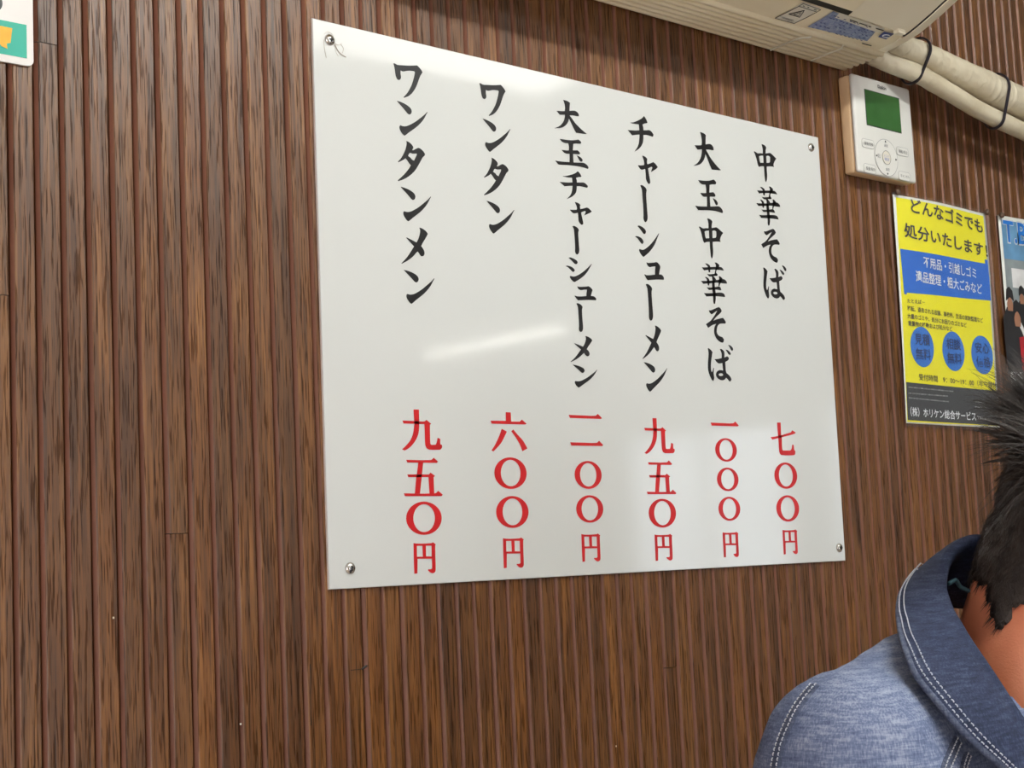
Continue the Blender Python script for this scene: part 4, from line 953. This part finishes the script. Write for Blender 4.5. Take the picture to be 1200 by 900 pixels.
# ---- jacket
bm = bmesh.new()
chest = Nb - UPV * .17 - Fb * .035
for (p, q, a, b) in ((SR, Nb - UPV * .045 + Fb * .00, .066, .060), (SL, Nb - UPV * .06, .066, .055),
                     (SR - UPV * .02, chest + Rt * .07, .070, .115), (SL - UPV * .02, chest - Rt * .07, .070, .115),
                     (chest + Rt * .07, chest - Rt * .07, .120, .120), (chest + Rt * .05, PEL + Rt * .05 + UPV * .02, .118, .118), (chest - Rt * .05, PEL - Rt * .05 + UPV * .02, .118, .118)):
    hull(bm, p, q, a, b)
hull(bm, PEL + Rt * .055 + UPV * .03, PEL - Rt * .055 + UPV * .03, .138, .138)
chain(bm, [SR, ER, HR - fR * .035], [.066, .052, .040]); chain(bm, [SL, EL, HL - fL * .035], [.066, .052, .040])
hull(bm, at(1078, 822, 1.055), Nb - UPV * .05, .050, .050); hull(bm, at(1078, 822, 1.055), SR, .050, .062)
jk = fuse('jacket', bm, .0070, 12, .6)
for v in jk.vertices:                                     # soft folds running from the armpit and elbow
    p = v.co; d = v.normal
    n1 = noise.noise(Vector((p.x * 9, p.y * 9, p.z * 26))) * .0045 + noise.noise(p * 55) * .0010
    v.co = p + d * n1
NP = [at(1165,633,1.185), at(1106,683,1.09), at(1158,785,1.0), at(1240,905,.99), at(1345,900,1.08), at(1335,705,1.19), at(1212,640,1.20)]
ncen = sum(NP, Vector()) / len(NP); nn_ = Vector()
for q in range(len(NP)): nn_ += (NP[q] - ncen).cross(NP[(q + 1) % len(NP)] - ncen)
nn_.normalize(); nn_ = nn_ if nn_.z > 0 else -nn_
bm = bmesh.new(); bm.from_mesh(jk)                       # neck opening
kill = []
for v in bm.verts:
    q = v.co - ncen; hgt = q.dot(nn_); rad = (q - nn_ * hgt).length
    if rad < .082 and hgt > -.085: kill.append(v)
bmesh.ops.delete(bm, geom=kill, context='VERTS'); bm.to_mesh(jk); bm.free()
jacket = link_mesh('jacket', jk, M['denim'], person)

# ---- collar: stand, fold and leaf
PAIR = [((1165,633,1.185),(1150,652,1.225)), ((1135,635,1.165),(1108,655,1.205)), ((1112,654,1.13),(1082,672,1.155)), ((1106,683,1.09),(1063,693,1.105)), ((1113,710,1.06),(1057,722,1.055)), ((1130,742,1.025),(1062,756,.992)),
        ((1158,785,.998),(1084,802,.958)), ((1200,850,.975),(1137,862,.942)), ((1240,905,.985),(1190,908,.950)), ((1290,940,1.02),(1262,970,.99)), ((1345,900,1.08),(1390,950,1.05)), ((1375,800,1.14),(1430,850,1.14)),
        ((1335,705,1.19),(1370,740,1.22)), ((1265,660,1.205),(1280,695,1.245)), ((1212,640,1.20),(1212,668,1.245))]
fold = [at(*a) for a, b in PAIR]; leaf = [at(*b) for a, b in PAIR]
def closed_cat(P, n): 
    N = len(P); out = []
    for i in range(N):
        p0, p1, p2, p3 = P[i - 1], P[i], P[(i + 1) % N], P[(i + 2) % N]
        for k in range(n):
            t = k / n; out.append(.5 * ((2 * p1) + (p2 - p0) * t + (2 * p0 - 5 * p1 + 4 * p2 - p3) * t * t + (3 * p1 - p0 - 3 * p2 + p3) * t ** 3))
    return out
GAP = 10
NS = 8
fo = closed_cat(fold, NS); le = closed_cat(leaf, NS); cen = sum(fold, Vector()) / len(fold)
# the collar opens at the front, where the leaves part into two points
k0 = 9 * NS + 4
fo = fo[k0 + 3:] + fo[:k0 - 2]; le = le[k0 + 3:] + le[:k0 - 2]
nrm = Vector()
for i in range(len(fo) - 1): nrm += (fo[i] - cen).cross(fo[i + 1] - cen)
nrm.normalize(); nrm = nrm if nrm.z > 0 else -nrm
bm = bmesh.new(); rows = []
for i, (a, b) in enumerate(zip(fo, le)):
    inw = (cen - a); inw -= nrm * inw.dot(nrm); inw.normalize()
    mid = (a + b) / 2 + (nrm * .006 - inw * .004)
    row_ = [a - nrm * .066 + inw * .018, a - nrm * .024 + inw * .005, a - nrm * .003 + inw * .0035, a + nrm * .0012, a - inw * .004 - nrm * .0005]
    for t in (.15, .3, .45, .6, .75, .88, 1.0):
        q0_ = a.lerp(mid, t); q1_ = mid.lerp(b, t); row_.append(q0_.lerp(q1_, t) - inw * .003)
    rows.append([bm.verts.new(p + Vector((noise.noise(p * 30), noise.noise(p * 30 + Vector((5, 0, 0))), noise.noise(p * 30 + Vector((0, 7, 0))))) * .0012) for p in row_])
for i in range(len(rows) - 1):
    for j in range(len(rows[0]) - 1): bm.faces.new((rows[i][j], rows[i + 1][j], rows[i + 1][j + 1], rows[i][j + 1]))
bmesh.ops.recalc_face_normals(bm, faces=bm.faces)
ROWS = [[v.co.copy() for v in r] for r in rows]
bmesh.ops.subdivide_edges(bm, edges=bm.edges[:], cuts=1, use_grid_fill=True, smooth=0)
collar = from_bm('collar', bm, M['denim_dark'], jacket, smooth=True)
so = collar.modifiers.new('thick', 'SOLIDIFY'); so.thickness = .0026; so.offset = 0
# raised edge seam and two lines of stitching along the leaf
bm = bmesh.new(); tube(bm, [r[-1] for r in ROWS], .0022, 8); from_bm('collar_edge', bm, M['denim_seam'], jacket, smooth=True)
def surf(i, t):
    r = ROWS[i]; j = 5 + t * 6; k = min(int(j), 10); p = r[k].lerp(r[k + 1], j - k)
    a = ROWS[min(i + 1, len(ROWS) - 1)][k] - ROWS[max(i - 1, 0)][k]; b = r[k + 1] - r[k]; n = a.cross(b).normalized()
    if n.dot(CAM - p) < 0 and i > 20: n = -n
    return p, n
def stitches(name, pts, nr, w=.00042, step=.0036, fillr=.62, parent=None, m=None):
    bm = bmesh.new(); acc = 0; d = 0; L = [0]
    for a, b in zip(pts, pts[1:]): L.append(L[-1] + (b - a).length)
    def P(s):
        for i in range(len(L) - 1):
            if L[i + 1] >= s: t = (s - L[i]) / max(L[i + 1] - L[i], 1e-9); return pts[i].lerp(pts[i + 1], t), nr[i]
        return pts[-1], nr[-1]
    s = 0
    while s < L[-1] - step:
        (a, n), (b, _) = P(s), P(s + step * fillr)
        m_ = (a + b) / 2 + n * w * 1.6; tube(bm, [a + n * w * .2, a.lerp(m_, .6) + n * w * .4, b.lerp(m_, .6) + n * w * .4, b + n * w * .2], w, 5)
        s += step
    return from_bm(name, bm, m or M['thread'], parent or jacket)
for t in (.80, .925):
    A = [surf(i, t) for i in range(len(ROWS))]; off = .0027
    stitches('stitching', [p + n * off for p, n in A], [n for p, n in A])
# teal trimmed inside yoke seen in the shade of the collar
bm = bmesh.new(); tube(bm, catmull([at(1112, 684, 1.11), at(1120, 680, 1.12), at(1126, 688, 1.125), at(1140, 694, 1.13)], 5), .0016, 8); from_bm('lining_trim', bm, M['lining'], jacket, smooth=True)

# ---- seams lying on the jacket, projected on to its surface
from mathutils.bvhtree import BVHTree
bvh = BVHTree.FromPolygons([v.co.copy() for v in jk.vertices], [tuple(p.vertices) for p in jk.polygons])
def drape(pxs, n=10):
    out = []
    P = catmull([Vector((x, y, 0)) for x, y in pxs], n)
    for p in P:
        h = bvh.ray_cast(CAM, ray(p.x, p.y).normalized())
        if h[0] is not None: out.append((h[0], h[1] if h[1].dot(CAM - h[0]) > 0 else -h[1]))
    return out
def felled(pxs, w):
    A = drape(pxs)
    if len(A) < 4: return
    bm = bmesh.new(); R = []
    for i, (p, n) in enumerate(A):
        t = (A[min(i + 1, len(A) - 1)][0] - A[max(i - 1, 0)][0]).normalized(); s = t.cross(n).normalized()
        R.append([bm.verts.new(p + s * a * w + n * h) for a, h in ((-1.15, -.0008), (-1, .0014), (-.4, .0019), (.4, .0019), (1, .0014), (1.15, -.0008))])
    for i in range(len(R) - 1):
        for j in range(5): bm.faces.new((R[i][j], R[i][j + 1], R[i + 1][j + 1], R[i + 1][j]))
    bmesh.ops.recalc_face_normals(bm, faces=bm.faces); from_bm('seam', bm, M['denim_seam'], jacket, smooth=True)
    for sg in (-.62, .62):
        pts = []; ns = []
        for i, (p, n) in enumerate(A):
            t = (A[min(i + 1, len(A) - 1)][0] - A[max(i - 1, 0)][0]).normalized(); s = t.cross(n).normalized()
            pts.append(p + s * sg * w + n * .0020); ns.append(n)
        stitches('stitching', pts, ns, .0004, .0032)
felled([(955, 804), (940, 822), (928, 842), (918, 865), (912, 885), (908, 910), (906, 940)], .0036)
felled([(1121, 868), (1114, 885), (1108, 900), (1100, 930)], .0034)
felled([(1133, 885), (1128, 900), (1122, 930)], .0022)
# trousers and shoes
bm = bmesh.new()
hull(bm, PEL + Rt * .06, PEL - Rt * .06, .125, .125)
for s in (-1, 1):
    hip = PEL + Rt * s * .09 - UPV * .02; kn = hip + Fb * .40; kn.z = .58; an = kn - UPV * .43 + Fb * .03
    chain(bm, [hip, kn, an], [.095, .068, .058])
tr = fuse('trousers', bm, .009, 6); link_mesh('trousers', tr, M['trouser'], person)
for s in (-1, 1):
    bm = bmesh.new(); an = PEL + Rt * s * .09 + Fb * .43; an.z = .085
    chain(bm, [an, an - UPV * .030 + Fb * .06, an - UPV * .042 + Fb * .15], [.046, .050, .040])
    sh = fuse('shoe', bm, .007, 5)
    for v in sh.vertices: v.co.z = max(v.co.z, .001)
    link_mesh('shoe', sh, M['shoe'], person)

# ---- hair: a close cap over the skull, short strands at back and sides, long unruly strands on the crown
def hairline(f):
    P = [(-.2, -.078), (-.085, -.082), (-.062, -.098), (-.050, -.112), (-.044, -.108), (-.034, -.070), (-.026, -.020), (-.020, .018), (.000, .030), (.016, .020), (.024, -.012), (.036, -.014), (.042, .012), (.052, .045), (.072, .062), (.2, .075)]
    for a, b in zip(P, P[1:]):
        if a[0] <= f <= b[0]: return a[1] + (b[1] - a[1]) * (f - a[0]) / (b[0] - a[0])
    return .1
def loc(p): q = p - Hc; return q.dot(HF), q.dot(HS), q.dot(HU)
def hairy(p):
    f, s, u = loc(p)
    if u < -.13 or abs(s) > .080 + (.01 if u > .03 else 0) or f > .095: return False
    if abs(s) < .035 and f < -.03: lim = -.088
    else: lim = hairline(f)
    return u > lim + .004 * noise.noise(p * 140) and (p - Hc).length < .15
bm = bmesh.new(); bm.from_mesh(skin_me)
bmesh.ops.delete(bm, geom=[v for v in bm.verts if not hairy(v.co)], context='VERTS')
bm.normal_update(); samples = [(fc.calc_center_median().copy(), fc.normal.copy()) for fc in bm.faces]
for v in bm.verts:
    f, s, u = loc(v.co); th = .0015 + .008 * max(0, min(1, (u + .02) / .08)); v.co += v.normal * (th + .0012 * noise.noise(v.co * 180))
ring_ = [e for e in bm.edges if e.is_boundary]
ext = bmesh.ops.extrude_edge_only(bm, edges=ring_)
for g in ext['geom']:
    if isinstance(g, bmesh.types.BMVert): g.co += (Hc - g.co).normalized() * .008
hair = from_bm('hair', bm, M['hair'], body, smooth=True)
rg = random.Random(21); V = []; Fc = []
def strand(pts, w):
    b0 = len(V); n = len(pts)
    for i, p in enumerate(pts):
        d = (pts[min(i + 1, n - 1)] - pts[max(i - 1, 0)]).normalized(); s, t = frame_at(d); r = w * (1 - .9 * i / (n - 1))
        for k in range(3): a = 2.094 * k; V.append(p + (s * math.cos(a) + t * math.sin(a)) * r)
    for i in range(n - 1):
        for k in range(3): Fc.append((b0 + 3 * i + k, b0 + 3 * i + (k + 1) % 3, b0 + 3 * (i + 1) + (k + 1) % 3, b0 + 3 * (i + 1) + k))
for _ in range(15000):                                     # cropped back and sides
    p, n = rg.choice(samples); f, s, u = loc(p)
    if u > .055: continue
    down = (-HU * .95 - HF * .25 * (1 if f < .02 else -1)); down = (down - n * down.dot(n)).normalized()
    L = rg.uniform(.007, .015) * (1.0 if u > -.04 else .75); jt = Vector((rg.uniform(-1, 1), rg.uniform(-1, 1), rg.uniform(-1, 1))) * .22
    base = p + n * (.001 + .006 * max(0, min(1, (u + .02) / .08))); lift = .40 if rg.random() < .12 else .16
    strand([base, base + (down + n * lift + jt).normalized() * L * .5, base + (down + n * lift * .5 + jt).normalized() * L], .00030)
crown = [(p, n) for p, n in samples if loc(p)[2] > .040]
for c in range(110):                                       # long locks, curled and pushed back
    p, n = rg.choice(crown); f, s, u = loc(p)
    back = (-HF * 1.0 + HU * .30 + HS * .25 * (1 if s > 0 else -1)); back = (back - n * back.dot(n) * .6).normalized()
    L = rg.uniform(.022, .040); cur = Vector((rg.uniform(-1, 1), rg.uniform(-1, 1), rg.uniform(-1, 1))) * .40
    out_ = rg.uniform(.5, 1.1)
    if f > .02: back = (back * .5 + HS * .5 * (1 if s > 0 else -1)); 
    for q in range(42):
        j = Vector((rg.gauss(0, 1), rg.gauss(0, 1), rg.gauss(0, 1))); o = p + j * .0050 + n * .003; pts = [o]
        d = (n * out_ + back * .8 + j * .07).normalized(); LL = L * rg.uniform(.65, 1.05)
        for i in range(6):
            pts.append(pts[-1] + d * LL / 6); d = (d + (back * .32 + cur * .32 - UPV * .10) * (.6 + i * .16)).normalized()
        strand(pts, .00033)
# the tuft standing off the back of the crown
for (x0, y0, ds, x1, y1, x2, y2, n_) in ((1238, 528, 1.06, 1190, 474, 1153, 466, 130), (1235, 530, 1.05, 1186, 492, 1150, 502, 120), (1240, 535, 1.05, 1192, 520, 1163, 536, 110), (1235, 555, 1.06, 1190, 545, 1172, 578, 90), (1245, 520, 1.06, 1206, 452, 1170, 434, 130), (1225, 560, 1.05, 1186, 575, 1178, 606, 50), (1250, 510, 1.06, 1222, 450, 1194, 428, 110), (1238, 515, 1.07, 1176, 450, 1148, 482, 50)):
    for q in range(n_):
        j = Vector((rg.gauss(0, 1), rg.gauss(0, 1), rg.gauss(0, 1)))
        a = at(x0, y0, ds) + j * .0065; b = at(x1, y1, ds) + j * .0065; c = at(x2, y2, ds) + j * .0060 + Vector((rg.gauss(0, 1), rg.gauss(0, 1), rg.gauss(0, 1))) * .004
        e = a.lerp(b, 2) - b; tt = rg.uniform(.75, 1.12)
        thick = q % 14 == 0
        strand([a.lerp(b, t).lerp(b.lerp(c, t), t) for t in [k / 7 * (tt * (.8 if thick else 1)) for k in range(8)]], .0032 if thick else .00050)
st = tag(pyd('hair_strands', V, Fc, M['hair'], body, smooth=True), kind='stuff')

# ------------------------------------------------------------------ what the diner sits on, and an added bounce surface
stool = empty('stool', (PEL.x, PEL.y, 0), label='round dark cushioned stool under the person in denim', cat='stool')
def lathe(bm, prof, c, n=32):
    R = [[bm.verts.new((c[0] + r * math.cos(2 * PI * k / n), c[1] + r * math.sin(2 * PI * k / n), z)) for k in range(n)] for r, z in prof]
    for i in range(len(R) - 1):
        for k in range(n): bm.faces.new((R[i][k], R[i][(k + 1) % n], R[i + 1][(k + 1) % n], R[i + 1][k]))
    bm.faces.new(R[0][::-1]); bm.faces.new(R[-1])
bm = bmesh.new(); lathe(bm, [(.165, .455), (.175, .465), (.175, .495), (.160, .512), (.10, .516)], PEL); from_bm('seat', bm, M['trouser'], stool, smooth=True)
for k in range(4):
    a = PI / 4 + k * PI / 2; bm = bmesh.new(); tube(bm, [Vector((PEL.x + .12 * math.cos(a), PEL.y + .12 * math.sin(a), .456)), Vector((PEL.x + .17 * math.cos(a), PEL.y + .17 * math.sin(a), .001))], .012, 10); from_bm('leg', bm, M['steel'], stool, smooth=True)
bm = bmesh.new(); tube(bm, [Vector((PEL.x + .155 * math.cos(a), PEL.y + .155 * math.sin(a), .16)) for a in [2 * PI * k / 32 for k in range(33)]], .007, 8); from_bm('foot_ring', bm, M['steel'], stool, smooth=True)

tx = .42; ty1 = (PEL + Fb * .47).y - .03  # added white surface, unseen, bounces lamp light up to the air conditioner
bounce_table = empty('bounce_table', (tx, ty1 - .33, 0), label='white-topped surface on legs, added unseen to bounce light up to the air conditioner', cat='bounce_table')
bm = bmesh.new(); box(bm, tx - .62, tx + .62, ty1 - .68, ty1, .700, .725, .004); from_bm('bounce_table_top', bm, M['lamp_body'], bounce_table, auto=40)
for sx in (-1, 1):
    for sy in (-1, 1):
        bm = bmesh.new(); x = tx + sx * .56; y = ty1 - .34 + sy * .28; box(bm, x - .025, x + .025, y - .025, y + .025, .001, .700, .003); from_bm('leg', bm, M['bounce_table'], bounce_table)
